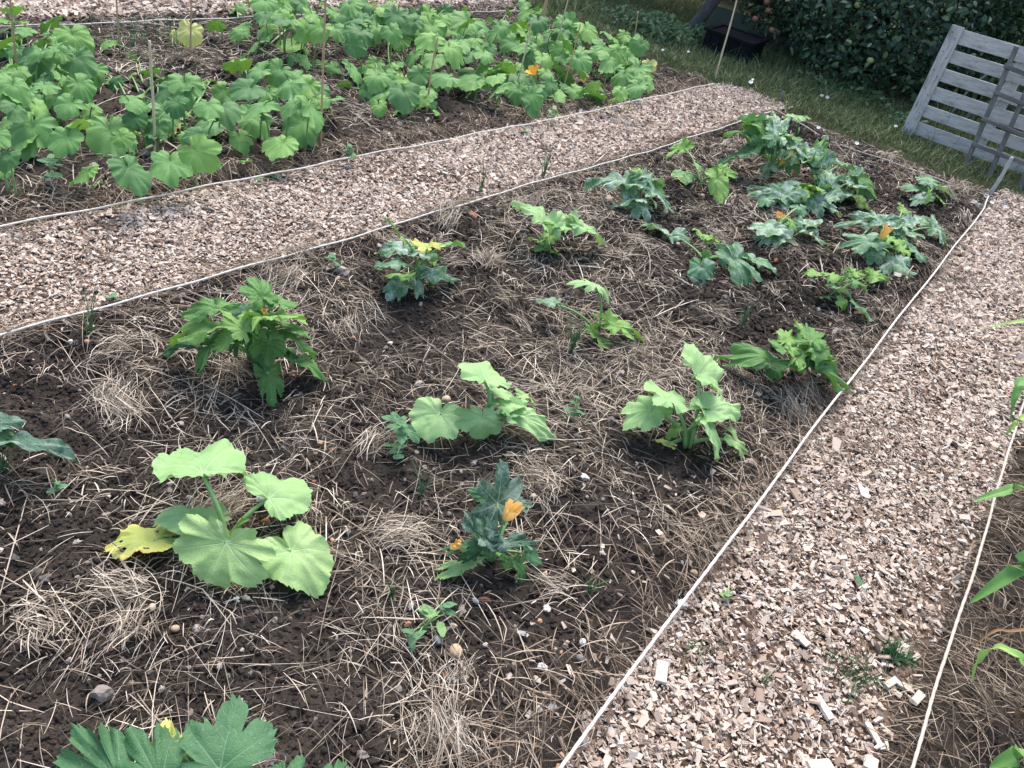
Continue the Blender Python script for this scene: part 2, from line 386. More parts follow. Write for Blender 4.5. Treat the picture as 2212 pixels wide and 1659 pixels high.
def strawfield(x0, x1, n, seed, near=True, rscale=1., thr=.28):
    x = rng.uniform(x0, x1, n); y = rng.uniform(.0, YE + .15, n)
    d = vn(x * 2.1, y * 2.1, seed) * .6 + vn(x * 6, y * 6, seed + 1) * .4
    keep = visible(x, y) & (rng.uniform(0, 1, n) < np.clip((d - thr) * 3.2, .04, 1) * bare(x, y))
    x, y = x[keep], y[keep]; n = len(x); dd = np.sqrt(x * x + y * y + 2.5)
    L = np.clip(rng.lognormal(math.log(.058), .6, n), .015, .34)
    fine = rng.uniform(0, 1, n) < .5
    rad = np.where(fine, rng.uniform(.0004, .0008, n), rng.uniform(.0008, .0018, n) * np.where(rng.uniform(0, 1, n) < .1, 1.4, 1)) * np.clip(dd / 3.2, .9, 1.35) * rscale
    flow = 6.0 * vn(x * 1.4, y * 1.4, seed + 2)
    yaw = flow + rng.normal(0, 1.0, n); dk = rng.uniform(0, 1, n) < .0
    addm(*strands(x, y, L, rad, yaw, rng.normal(0, np.where(fine, .26, .1), n), rng.uniform(.001, .010, n), rng.exponential(.004, n), tilt=np.where(rng.uniform(0, 1, n) < .12, rng.uniform(0, .35, n), 0)))
def tufts(cx, cy, m=60, r=.05, up=.5):
    a = rng.uniform(0, 2 * math.pi); L = rng.uniform(.03, .11, m)
    x = cx + rng.normal(0, r * .6, m); y = cy + rng.normal(0, r * .6, m)
    yaw = a + rng.normal(0, .5, m)
    addm(*strands(x, y, L, rng.uniform(.0005, .0012, m) * max(1, math.hypot(cx, cy) / 3), yaw, rng.normal(0, .4, m), rng.uniform(.002, .022, m), rng.exponential(.006, m), tilt=rng.uniform(-.1, up, m)))
M['straw'] = mat_island("straw", [(0, (.05, .041, .034)), (.25, (.13, .104, .082)), (.5, (.27, .22, .17)), (.78, (.49, .415, .33)), (1, (.74, .67, .57))], .7, .25)
M['straw_old'] = mat_island("brown_straw", [(0, (.05, .037, .030)), (.4, (.14, .105, .078)), (.8, (.30, .23, .17)), (1, (.50, .42, .33))], .8, .2)
strawfield(XB - .05, XC + .1, 48000, 101, thr=.36)
strawfield(XB - .05, XC + .1, 34000, 141, thr=.30, rscale=.6)
strawfield(XF, XA + .05, 26000, 111, rscale=1.1)
for k in range(48):
    cx = rng.uniform(XB + .1, XC - .05); cy = rng.uniform(.3, YE)
    tufts(cx, cy, int(rng.uniform(30, 90)), rng.uniform(.03, .07))
for (px, py) in [(250, 880), (265, 905), (690, 270), (300, 140), (420, 160), (380, 150), (1040, 590), (1500, 480), (1050, 590), (290, 1380), (260, 1310), (860, 1180), (440, 1140), (255, 790), (970, 1630), (930, 1610), (480, 1120), (1690, 900), (1730, 870), (1490, 820), (650, 580), (2090, 430), (2070, 425), (1140, 1060), (100, 1380), (1160, 1080), (960, 500)]:
    P = at(px, py); tufts(P[0], P[1], 110, .05 * max(1, P[1] / 3), .7)
flush("straw_mulch", M['straw'], "dry straw mulch and grass roots strewn over the beds", "straw")
strawfield(XD - .12, 1.4, 34000, 121, thr=.1)
n = 3500; x = rng.normal(XC + .06, .09, n); y = rng.uniform(.5, 6.4, n); x = np.concatenate([x, rng.normal(XB - .03, .09, n), rng.normal(XA, .07, n), rng.uniform(XC, XD, 2500)]); y = np.concatenate([y, rng.uniform(.3, 6.4, 2 * n + 2500)])
k = visible(x, y); x, y = x[k], y[k]; n = len(x)
addm(*strands(x, y, rng.uniform(.03, .13, n), rng.uniform(.0007, .0016, n), rng.uniform(0, 6.3, n), rng.normal(0, .18, n), rng.uniform(.012, .028, n), rng.exponential(.004, n)))
flush("brown_straw", M['straw_old'], "brownish straw lying under the maize and along the path edges", "straw")

# ------------------------------------------------------------------ soil clods and pebbles (stuff)
def ico():
    t = (1 + 5 ** .5) / 2
    v = [(-1, t, 0), (1, t, 0), (-1, -t, 0), (1, -t, 0), (0, -1, t), (0, 1, t), (0, -1, -t), (0, 1, -t), (t, 0, -1), (t, 0, 1), (-t, 0, -1), (-t, 0, 1)]
    f = [(0, 11, 5), (0, 5, 1), (0, 1, 7), (0, 7, 10), (0, 10, 11), (1, 5, 9), (5, 11, 4), (11, 10, 2), (10, 7, 6), (7, 1, 8), (3, 9, 4), (3, 4, 2), (3, 2, 6), (3, 6, 8), (3, 8, 9), (4, 9, 5), (2, 4, 11), (6, 2, 10), (8, 6, 7), (9, 8, 1)]
    v = [nv(np.array(a, float)) for a in v]
    return v, f
def subdiv(v, f):
    v = list(v); c = {}; g = []
    def mid(a, b):
        k = (min(a, b), max(a, b))
        if k not in c: c[k] = len(v); v.append(nv(v[a] + v[b]))
        return c[k]
    for a, b, d in f:
        x, y, z = mid(a, b), mid(b, d), mid(d, a); g += [(a, x, z), (b, y, x), (d, z, y), (x, y, z)]
    return v, g
I0 = ico(); I1 = subdiv(*I0); I2 = subdiv(*I1); I3 = subdiv(*I2)
def lumps(x, y, r, zf, ic, jit=.22, sink=.2, asp=(.6, 1.)):
    n = len(x); v = np.array(ic[0]); f = np.array(ic[1])
    s = np.stack([rng.uniform(.75, 1.25, n), rng.uniform(.75, 1.25, n), rng.uniform(*asp, n)], -1) * r[:, None]
    V = v[None] * (1 + rng.normal(0, jit, (n, len(v))))[..., None] * s[:, None]
    a = rng.uniform(0, 6.3, n); c_, s_ = np.cos(a)[:, None], np.sin(a)[:, None]
    V = np.stack([V[..., 0] * c_ - V[..., 1] * s_, V[..., 0] * s_ + V[..., 1] * c_, V[..., 2]], -1)
    V += np.stack([x, y, zf(x, y) + s[:, 2] * (1 - 2 * sink) * .7], -1)[:, None]
    return V.reshape(-1, 3), (np.arange(n)[:, None, None] * len(v) + f[None]).reshape(-1, 3)
n = 85000; x = np.concatenate([rng.uniform(XB, XC, n), rng.uniform(XD, 1.2, 4000), rng.uniform(XF, XA, 8000)]); y = np.concatenate([.05 + (YE - .05) * rng.uniform(0, 1, n) ** 1.7, rng.uniform(.5, 5, 4000), rng.uniform(.3, 6.4, 8000)])
k = visible(x, y) ; x, y = x[k], y[k]
addm(*lumps(x, y, np.minimum(rng.lognormal(math.log(.0046), .5, len(x)), .011) * np.clip(np.hypot(x, y) / 2.5, .9, 1.8), GH, I0, .22, .3))
flush("soil_crumbs", M['soil'], "loose crumbs of dark soil on the beds", "soil", False)
M['pebble'] = mat_island("pebble", [(0, (.09, .085, .085)), (.3, (.18, .165, .15)), (.6, (.33, .29, .25)), (.82, (.55, .51, .46)), (.92, (.34, .19, .11)), (1, (.36, .15, .08))], .75, .25, grain=120)
n = 2600; x = np.concatenate([rng.uniform(XB, XC + .1, n), rng.uniform(XF, XA, 700)]); y = np.concatenate([.3 + (YE - .3) * rng.uniform(0, 1, n) ** 1.5, rng.uniform(.3, 6.4, 700)])
k = visible(x, y); x, y = x[k], y[k]
addm(*lumps(x, y, rng.lognormal(math.log(.0040), .5, len(x)) * np.clip(np.hypot(x, y) / 2.4, .9, 1.6), GH, I1, .2, .1))
flush("pebbles", M['pebble'], "tiny pale pebbles and flint chips scattered through the soil", "pebbles")

# ------------------------------------------------------------------ leaves
RT = np.array([[0, 1], [35, .95], [70, .88], [105, .80], [130, .70], [150, .56], [166, .40], [180, .08]])
def outline(th, kind, r_):
    t = np.degrees(np.abs(th))
    if kind == 'R':
        r = np.interp(t, RT[:, 0], RT[:, 1])
        for c, a, wd in ((0, .07, 16), (58, .08, 17), (112, .08, 18), (150, .05, 14)):
            r = r + a * np.exp(-((t - c) / wd) ** 2)
        for c in (30, 86, 133): r = r - r_.uniform(.04, .18) * np.exp(-((t - c) / 6) ** 2) * (np.sign(th) * r_.choice([-1, 1]) > -.5 * r_.integers(0, 3))
        nt_, ta = 42, .045
    elif kind == 'M':          # half lobed
        r = np.interp(t, RT[:, 0], RT[:, 1])
        for c, d, wd in ((28, .26, 7), (80, .26, 7), (128, .20, 7)): r = r - d * r_.uniform(.5, 1.2) * np.exp(-((t - c) / wd) ** 2)
        r = r + .08 * np.exp(-(t / 12) ** 2) + .06 * np.exp(-((t - 54) / 14) ** 2)
        nt_, ta = 44, .055
    elif kind == 'B':          # broad lobes parted by narrow slits
        r = np.interp(t, [0, 54, 105, 140, 160, 180], [1, .98, .88, .72, .5, .08])
        for c, a, wd in ((0, .10, 13), (54, .08, 14), (105, .06, 14)): r = r + a * np.exp(-((t - c) / wd) ** 2)
        for c, d, wd in ((27, .46, 5.5), (80, .46, 5.5), (128, .36, 6)):
            for sg in (-1, 1): r = r - (np.sign(th + 1e-9) == sg) * d * r_.uniform(.6, 1.15) * np.exp(-((t - c + r_.normal(0, 2)) / wd) ** 2)
        nt_, ta = 40, .09
    elif kind == 'O':          # plain oval
        c = np.cos(th); r = .5 / np.sqrt((c * .5) ** 2 + (np.sin(th) * 1.1) ** 2) * .9; r = np.where(t > 120, r * np.interp(t, [120, 180], [1, .4]), r)
        nt_, ta = 20, .015
    else:                      # deeply cut
        ks = np.array([0, 27, 54, 80, 105, 128, 148, 167, 180]); vs_ = np.array([1.05, .47, .98, .42, .84, .42, .66, .45, .10])
        vs_ = vs_ * r_.uniform(.9, 1.1, len(vs_)); i = np.clip(np.searchsorted(ks, t, 'right') - 1, 0, len(ks) - 2)
        u = (t - ks[i]) / (ks[i + 1] - ks[i]); up = vs_[i] > vs_[i + 1]
        u = np.where(up, u ** 2., 1 - (1 - u) ** 2.)
        r = vs_[i] * (1 - u) + vs_[i + 1] * u
        nt_, ta = 36, .12
    ph = r_.uniform(0, 6.3, 6)
    r = r * (1 + .05 * np.sin(2 * th + ph[0]) + .04 * np.sin(3 * th + ph[5]) + .03 * np.sin(5 * th + ph[1]) + .025 * np.sin(9 * th + ph[2]) + .02 * np.sin(14 * th + ph[4]))
    saw = ((th / (2 * math.pi) * nt_ + .15 * np.sin(7 * th + ph[3])) % 1)
    return np.maximum(r * (1 + ta * (saw - .5) * (1 + .6 * np.sin(11 * th + ph[4]))), .05)
VEINS = {'R': [0, 56, -56, 112, -112, 150, -150], 'M': [0, 54, -54, 104, -104, 148, -148], 'L': [0, 54, -54, 102, -102, 147, -147], 'B': [0, 54, -54, 104, -104, 148, -148], 'O': [0]}
def leafmesh(axis, nrm, L, Wd, kind, mat, na=72, nr=8, droop=.25, wave=.05, fold=.12, holes=0, seed=0, back=1.):
    r_ = np.random.default_rng(seed)
    th = np.linspace(-math.pi, math.pi, na, endpoint=False)
    out = outline(th, kind, r_)
    rho = np.linspace(0, 1, nr + 1)[1:] ** .8
    X = rho[:, None] * (out * np.cos(th))[None]; Y = rho[:, None] * (out * np.sin(th))[None]
    X = np.where(X < 0, X * back, X)
    wy = np.ptp(out * np.sin(th)); sy = Wd / L / wy
    rr = rho[:, None] * np.ones(na)[None]
    vein = np.zeros_like(X)
    for v in VEINS[kind]:
        a = R(v); u = X * math.cos(a) + Y * math.sin(a); q = -X * math.sin(a) + Y * math.cos(a)
        on = (u > 0) * (np.abs(np.arctan2(q, u)) < .5)
        vein = np.maximum(vein, on * np.exp(-(q / .05) ** 2))
    ph = r_.uniform(0, 6.3, 5); k = r_.integers(4, 7)
    rad2 = X ** 2 + (Y * sy) ** 2
    Z = -droop * rad2 + fold * .6 * (np.sqrt((Y * sy) ** 2 + .02) - .25 * np.abs(Y * sy) ** 2) - .10 * np.exp(-rad2 / .035)
    Z += wave * rr ** 3 * (np.sin(k * th + ph[0]) + .7 * np.sin((2 * k + 1) * th + ph[1]) + .35 * np.sin(17 * th + ph[2]))[None]
    Z -= (.008 if nr > 8 else .004) * vein * np.minimum(rr * 3, 1) * (1 - .5 * rr)
    Z += .018 * (vn(X * 7 + 20, Y * 7 + ph[2] * 9, 5) - .5) * 2 + .05 * np.sin(4 * X + 2.5 * Y + ph[3]) + .05 * r_.uniform(-1, 1) * X * Y * 2
    bit = np.cross(nrm, axis)
    def to(x, y, z): return L * (x[..., None] * axis + (y * sy)[..., None] * bit + z[..., None] * nrm)
    V = np.concatenate([to(np.zeros(1), np.zeros(1), np.array([-.10])), to(X, Y, Z).reshape(-1, 3)])
    F = []
    for j in range(na): F.append((0, 1 + j, 1 + (j + 1) % na))
    hs = [(r_.uniform(.35, .85), r_.uniform(-2, 2)) for _ in range(holes)]
    for i in range(nr - 1):
        for j in range(na):
            if hs and any(abs(rho[i] - a) < .055 and abs(th[j] - b) < .09 for a, b in hs): continue
            j2 = (j + 1) % na; a = 1 + i * na
            F.append((a + j, a + na + j, a + na + j2, a + j2))
    at_ = dict(leaf_x=np.concatenate([[0], X.ravel()]), leaf_y=np.concatenate([[0], Y.ravel()]), edge=np.concatenate([[0], (rr * np.interp(rr, [0, 1], [.9, 1])).ravel()]))
    return mesh("leaf", V, F, mat, True, at_)
_seed = [1000]
def leaf(root, base, J, T, Wm, kind, mat, roll=None, stalk=True, hi=True, sr=.0042, smat='stalk', name="leaf", holes=0, arch=.18, **kw):
    _seed[0] += 1; r_ = np.random.default_rng(_seed[0])
    J = np.asarray(J, float); T = np.asarray(T, float); L = np.linalg.norm(T - J); ax = (T - J) / L
    n = np.array([0, 0, 1.]) - ax[2] * ax
    if np.linalg.norm(n) < .2: n = np.array([.3, -1, .2]) - ax * (ax @ np.array([.3, -1, .2]))
    n = nv(n); a = R(r_.normal(0, 9) if roll is None else roll); b = np.cross(ax, n); n = math.cos(a) * n + math.sin(a) * b
    na, nr = (264, 13) if hi else (132, 6)
    kw.setdefault('droop', .16 + .12 * r_.random()); kw.setdefault('wave', .055 if kind == 'R' else .065)
    me = leafmesh(ax, n, L, Wm, kind, M[mat], na, nr, seed=_seed[0], holes=holes, **kw)
    rb = np.array(root.location)
    o = obj(name, me, root, J - rb)
    if stalk:
        base = np.asarray(base, float); Jd = J - n * L * .10
        mid = (base + Jd) / 2 + np.array([0, 0, arch * np.linalg.norm(Jd - base)]) + nv(np.append((Jd - base)[:2], 0)) * -.03
        P = bez(base, mid, Jd, 9) - J
        V, F = tube_vf(P, np.linspace(sr * 1.35, sr * .8, 9), 7 if hi else 5)
        obj("leaf_stalk", mesh("leaf_stalk", V, F, M[smat]), o)
    return o
def flower(root, P, d, size, kind='open', mat='petal'):
    d = nv(np.asarray(d, float)); u = nv(np.cross(d, [.3, .2, .9])); v = np.cross(d, u); r_ = rng
    nu, na = 10, 60; V = []
    for i in range(nu):
        t = i / (nu - 1)
        for j in range(na):
            a = 2 * math.pi * j / na; lob = abs(math.cos(2.5 * a)) ** .7
            if kind == 'open': rr = .12 + .25 * t + .65 * max(0, t - .35) ** 1.3 * (.45 + .55 * lob); h = .75 * t - .25 * max(0, t - .6) + .22 * t * lob
            elif kind == 'closed': rr = .14 + .20 * math.sin(math.pi * min(1, t * .8)) * (.7 + .3 * lob) + .5 * max(0, t - .72) * (.3 + .9 * math.cos(a - 1) ** 2); h = 1.25 * t + .22 * t * (lob - .6) + .1 * t * math.sin(2 * a)
            else: rr = .16 + .55 * math.sin(min(1, t * 1.15) * 2.2) * (.8 + .16 * math.sin(3 * a + 2) + .12 * math.sin(7 * a + 5 * t)); h = .85 * t - .3 * max(0, t - .55) + .10 * math.sin(5 * a + 7 * t) * t
            rr *= size * (1 + (.10 if kind != 'wilted' else .22) * math.sin(10 * a + 6 * t) * t)
            V.append(rr * (math.cos(a) * u + math.sin(a) * v) + h * size * d)
    F = [(i * na + j, i * na + (j + 1) % na, (i + 1) * na + (j + 1) % na, (i + 1) * na + j) for i in range(nu - 1) for j in range(na)]
    rb = np.array(root.location)
    o = obj("flower", mesh("flower", np.array(V), F, M[mat]), root, np.asarray(P) - rb)
    c, f = tube_vf([-d * size * .45, -d * size * .1, d * size * .06, d * size * .28], [size * .07, size * .10, size * .17, size * .2], 10)
    obj("calyx", mesh("calyx", c, f, M['stalk']), o)
    return o

# ------------------------------------------------------------------ courgette and squash plants of the near bed
def plant(name, base, label, specs, sr=.0045, smat='stalk', cat="courgette plant", group="courgette plants in the near bed", hi=True, crown=True, flowers=()):
    b = at(*base, 0.); b[2] = gh(b[0], b[1]); b = at(*base, b[2])
    root = empty(name, b, label, cat, group)
    for s in specs:
        jx, jy, jz, tx, ty, tz, W_, kind, mat = s[:9]; ex = s[9] if len(s) > 9 else {}
        J = at(jx, jy, jz + b[2]); T = at(tx, ty, tz + b[2]); off_ = rng.normal(0, .008, 3); off_[2] = .01
        leaf(root, b + off_, J, T, px2m(W_ * (1 if kind == 'R' else 1.12), J), kind, mat, hi=hi, sr=sr, smat=smat, **ex)
    if crown:
        P = np.array([[0, 0, -.02], [.003, .002, .02], [.0, .005, .05]]); V, F = tube_vf(P, [sr * 2.6, sr * 2.6, sr * 1.2], 9)
        obj("stem", mesh("stem", V, F, M[smat]), root)
    for (px, py, z, dx, dy, dz, spx, kd, mt) in flowers:
        P = at(px, py, z + b[2]); flower(root, P, (dx, dy, dz), px2m(spx, P), kd, mt)
        V, F = tube_vf(bez(np.zeros(3), (P - b) * np.array([.5, .5, .7]), P - b - nv(np.array([dx, dy, dz])) * px2m(spx, P) * .4, 7), sr * .8, 6)
        obj("flower_stalk", mesh("flower_stalk", V, F, M[smat]), root)
    return root
SQ = "squash_plant"; CG = "courgette_plant"
plant(SQ, (492, 1192), "young squash with six big pale leaves, one yellowing and holed, nearest pale plant", [
    (439, 1015, .20, 400, 946, .17, 200, 'R', 'pale', dict(back=.45)), (583, 1070, .14, 658, 1030, .12, 150, 'R', 'pale', dict(back=.5, roll=8)),
    (485, 1173, .14, 446, 1266, .07, 205, 'M', 'paley', dict(roll=-4)), (632, 1186, .09, 697, 1262, .05, 150, 'R', 'paley'),
    (441, 1122, .09, 345, 1108, .09, 100, 'R', 'pale', dict(roll=6)), (330, 1160, .055, 226, 1166, .045, 112, 'R', 'yellow', dict(holes=7)),
    (503, 1154, .05, 517, 1119, .11, 24, 'M', 'bgreen')], sr=.0058, cat="squash plant", group="pale squash plants in the near bed")
plant(SQ, (1040, 938), "pale squash with broad leaves beside a small leafy weed, mid bed", [
    (1049, 813, .22, 1026, 772, .20, 128, 'R', 'pale', dict(roll=14, back=.6)), (949, 891, .09, 918, 944, .05, 128, 'R', 'pale'),
    (1042, 901, .11, 1036, 950, .05, 108, 'M', 'pale'), (1126, 896, .10, 1205, 934, .05, 72, 'R', 'pale', dict(roll=10)),
    (1091, 873, .12, 1138, 856, .12, 62, 'R', 'pale'), (1121, 893, .11, 1086, 889, .10, 34, 'R', 'pale'), (1130, 852, .08, 1162, 866, .05, 34, 'R', 'paley'),
    (1070, 845, .13, 1110, 850, .12, 55, 'R', 'pale')], sr=.0055, cat="squash plant", group="pale squash plants in the near bed")
plant(SQ, (1478, 962), "pale squash with tall top leaf standing near the right hand string", [
    (1515, 800, .25, 1531, 748, .24, 128, 'R', 'pale', dict(roll=22, back=.5)), (1404, 881, .12, 1350, 914, .09, 98, 'R', 'pale'),
    (1446, 861, .19, 1420, 816, .185, 98, 'R', 'pale', dict(roll=12)), (1540, 881, .16, 1606, 868, .13, 78, 'R', 'pale', dict(roll=15)),
    (1533, 911, .15, 1566, 975, .06, 128, 'R', 'pale', dict(roll=-8)), (1588, 950, .07, 1623, 992, .02, 42, 'R', 'paley'),
    (1444, 958, .03, 1411, 944, .03, 22, 'R', 'yel2'), (1462, 925, .07, 1440, 940, .05, 34, 'R', 'bgreen')], sr=.0058, cat="squash plant", group="pale squash plants in the near bed")
plant(CG, (547, 778), "bushy dark green courgette left of centre with drooping bottom leaf", [
    (567, 643, .31, 541, 593, .35, 62, 'M', 'green'), (575, 680, .28, 652, 664, .24, 92, 'M', 'bgreen', dict(roll=-12)), (467, 663, .22, 386, 660, .19, 62, 'B', 'green'),
    (463, 703, .18, 357, 711, .12, 66, 'B', 'bgreen'), (430, 735, .10, 354, 743, .04, 60, 'B', 'dark'), (473, 740, .14, 403, 782, .05, 78, 'B', 'green'),
    (497, 720, .2, 455, 752, .14, 55, 'B', 'bgreen'), (527, 710, .25, 492, 668, .27, 56, 'B', 'bgreen'), (550, 690, .28, 570, 722, .23, 60, 'B', 'bgreen'),
    (600, 716, .2, 694, 738, .12, 66, 'B', 'green'), (617, 700, .2, 668, 714, .17, 58, 'B', 'green'), (643, 773, .09, 709, 807, .03, 58, 'B', 'green'),
    (580, 735, .2, 582, 775, .12, 72, 'M', 'green'), (553, 765, .12, 560, 808, .05, 52, 'B', 'dark'), (580, 806, .06, 591, 866, .01, 56, 'B', 'green'),
    (535, 675, .26, 522, 650, .27, 62, 'M', 'dark'), (600, 650, .3, 628, 640, .28, 60, 'M', 'green'), (520, 735, .14, 500, 760, .08, 50, 'B', 'dark'), (610, 745, .13, 640, 770, .06, 46, 'B', 'dark')],
    flowers=[(574, 678, .27, .2, -.4, .8, 13, 'closed', 'petal')], smat='stalk')
plant(CG, (906, 604), "courgette by the path string with yellow top leaves and silvery lower ones", [
    (864, 507, .28, 836, 462, .34, 40, 'R', 'viney', dict(roll=40)), (924, 530, .26, 893, 510, .25, 48, 'M', 'yellow'), (957, 527, .20, 1003, 520, .18, 40, 'R', 'viney'),
    (870, 533, .15, 809, 530, .12, 58, 'M', 'silver'), (870, 610, .06, 834, 643, .02, 56, 'M', 'silver'), (874, 595, .12, 838, 588, .10, 44, 'M', 'bgreen'),
    (904, 603, .09, 921, 642, .02, 62, 'M', 'silver'), (937, 590, .10, 1000, 594, .06, 44, 'M', 'silver'), (920, 548, .18, 886, 533, .17, 46, 'M', 'silver'),
    (860, 570, .12, 815, 560, .10, 46, 'M', 'sgreen'), (930, 560, .16, 945, 545, .15, 34, 'M', 'bgreen')])
plant(CG, (1180, 528), "small light green courgette with three sparse leaves leaning over bare soil", [
    (1174, 473, .19, 1119, 419, .21, 56, 'M', 'pale'), (1210, 480, .18, 1252, 468, .17, 52, 'M', 'pale', dict(roll=20)), (1257, 485, .16, 1320, 511, .10, 50, 'M', 'pale', dict(roll=15)),
    (1184, 513, .10, 1205, 503, .1, 40, 'M', 'bgreen'), (1176, 534, .05, 1148, 536, .03, 30, 'M', 'green'), (1190, 540, .05, 1208, 547, .03, 24, 'M', 'bgreen'), (1166, 522, .06, 1144, 511, .06, 18, 'M', 'bgreen')])
plant(CG, (1284, 719), "lanky courgette with three long thin stalks and few leaves, bed centre", [
    (1286, 616, .28, 1281, 594, .28, 90, 'L', 'pale', dict(droop=.5)), (1196, 653, .10, 1162, 641, .09, 42, 'M', 'sgreen'), (1331, 698, .09, 1401, 726, .05, 56, 'L', 'bgreen'),
    (1288, 724, .05, 1330, 764, .01, 40, 'L', 'bgreen'), (1285, 705, .05, 1290, 695, .08, 14, 'M', 'bgreen')], sr=.0042)
plant(CG, (1379, 409), "silver mottled courgette at the middle path edge, leaves spread low", [
    (1354, 387, .14, 1266, 387, .10, 72, 'L', 'silver'), (1391, 383, .14, 1440, 377, .12, 46, 'M', 'sgreen'), (1384, 380, .15, 1382, 358, .18, 34, 'M', 'bgreen'),
    (1374, 430, .08, 1326, 432, .05, 46, 'M', 'silver'), (1381, 440, .06, 1371, 471, .02, 74, 'L', 'silver'), (1414, 413, .1, 1468, 449, .04, 60, 'L', 'silver'),
    (1400, 420, .1, 1425, 440, .06, 45, 'L', 'sgreen'), (1365, 400, .12, 1345, 415, .09, 40, 'M', 'sgreen'), (1420, 400, .1, 1440, 412, .08, 34, 'M', 'bgreen')])
plant(CG, (1518, 566), "courgette with long splayed stalks and one round leaf hanging to the soil", [
    (1447, 500, .06, 1383, 473, .04, 52, 'L', 'silver'), (1525, 513, .17, 1502, 490, .18, 40, 'M', 'bgreen'), (1527, 513, .17, 1557, 516, .16, 34, 'M', 'bgreen'),
    (1516, 576, .08, 1515, 616, .02, 64, 'R', 'sgreen'), (1585, 556, .08, 1639, 627, .02, 64, 'L', 'sgreen'), (1635, 560, .06, 1686, 577, .04, 48, 'M', 'sgreen'), (1524, 550, .09, 1532, 540, .11, 22, 'M', 'bgreen')])
plant(CG, (1803, 636), "small courgette of many little leaves near the right string", [
    (1765, 590, .12, 1734, 583, .11, 36, 'M', 'bgreen'), (1795, 596, .12, 1820, 590, .12, 38, 'M', 'bgreen'), (1808, 620, .1, 1838, 626, .08, 42, 'M', 'sgreen'),
    (1841, 603, .13, 1873, 612, .10, 44, 'M', 'green'), (1845, 588, .13, 1868, 586, .12, 34, 'M', 'bgreen'), (1888, 593, .1, 1925, 591, .08, 38, 'M', 'bgreen'),
    (1788, 641, .05, 1764, 640, .03, 26, 'M', 'dark'), (1821, 648, .06, 1822, 669, .03, 34, 'M', 'bgreen'), (1858, 666, .06, 1891, 692, .02, 46, 'R', 'sgreen')], sr=.004)
plant(CG, (1713, 802), "dark lobed courgette touching the right string with a dried peach flower", [
    (1668, 776, .14, 1548, 753, .08, 66, 'B', 'green'), (1701, 753, .2, 1673, 726, .19, 52, 'M', 'green'), (1735, 716, .22, 1720, 687, .25, 40, 'M', 'bgreen'),
    (1754, 733, .22, 1751, 697, .23, 56, 'B', 'green'), (1758, 748, .2, 1800, 738, .16, 72, 'B', 'green'), (1722, 766, .2, 1728, 727, .2, 52, 'M', 'bgreen'),
    (1761, 786, .12, 1836, 821, .07, 58, 'B', 'green'), (1760, 776, .13, 1800, 768, .09, 50, 'B', 'green'), (1662, 782, .07, 1617, 781, .04, 46, 'B', 'dark'),
    (1674, 792, .05, 1658, 814, .02, 46, 'M', 'green'), (1700, 735, .2, 1706, 710, .21, 46, 'M', 'bgreen'), (1742, 760, .16, 1760, 745, .17, 46, 'M', 'bgreen')],
    flowers=[(1718, 789, .08, .1, -.8, .4, 16, 'wilted', 'petalw')])
plant(CG, (1060, 1208), "small dark veined courgette with crumpled yellow flower, front of the bed", [
    (1078, 1090, .19, 1090, 1006, .28, 112, 'L', 'veined', dict(wave=.05)), (1066, 1078, .17, 1014, 1050, .17, 44, 'B', 'dark'), (1112, 1086, .12, 1148, 1088, .12, 36, 'M', 'veined'),
    (1030, 1152, .14, 1012, 1106, .19, 46, 'B', 'veined'), (1066, 1148, .14, 1058, 1117, .17, 40, 'R', 'veined'), (1004, 1180, .10, 953, 1182, .08, 44, 'M', 'dark'),
    (1037, 1170, .13, 1034, 1212, .07, 60, 'M', 'dark'), (1047, 1160, .14, 1092, 1172, .12, 50, 'M', 'veined'), (1000, 1219, .05, 928, 1241, .02, 46, 'B', 'paley', dict()),
    (1094, 1170, .12, 1163, 1162, .1, 40, 'B', 'veined'), (1144, 1196, .06, 1176, 1214, .04, 42, 'R', 'dark'), (1097, 1213, .06, 1136, 1216, .05, 36, 'M', 'green'),
    (1124, 1220, .06, 1134, 1264, .01, 44, 'B', 'green'), (1020, 1195, .08, 985, 1205, .06, 36, 'M', 'dark'), (1050, 1140, .12, 1030, 1125, .15, 36, 'B', 'dark')],
    sr=.004, flowers=[(1092, 1122, .17, .25, -.1, 1, 48, 'closed', 'petalp'), (993, 1184, .11, -.6, -.2, .5, 22, 'wilted', 'petalw')])
plant(CG, (410, 1760), "large dark green courgette with deeply cut leaves at the bottom edge", [
    (474, 1662, .25, 507, 1512, .28, 200, 'B', 'dark', dict(wave=.04)), (265, 1700, .22, 147, 1552, .22, 130, 'B', 'dark'), (345, 1690, .24, 280, 1568, .25, 150, 'B', 'dark'),
    (366, 1664, .22, 356, 1562, .25, 74, 'M', 'yellow'), (415, 1650, .2, 410, 1552, .21, 70, 'M', 'dark'), (610, 1705, .2, 645, 1636, .2, 90, 'B', 'dark'),
    (715, 1705, .15, 740, 1635, .15, 70, 'B', 'dark'), (230, 1690, .15, 172, 1648, .14, 80, 'B', 'dark'), (430, 1690, .2, 425, 1640, .22, 80, 'M', 'paley')], sr=.007, smat='stalkd')
plant(CG, (-95, 985), "white spotted dark courgette leaves reaching in at the left edge", [
    (-10, 946, .12, 158, 951, .09, 76, 'R', 'silver' if 0 else 'veined', dict(roll=-18)), (-30, 915, .14, 46, 902, .13, 62, 'M', 'veined'), (-20, 930, .13, 30, 960, .1, 50, 'M', 'dark')], sr=.006, smat='stalkd')
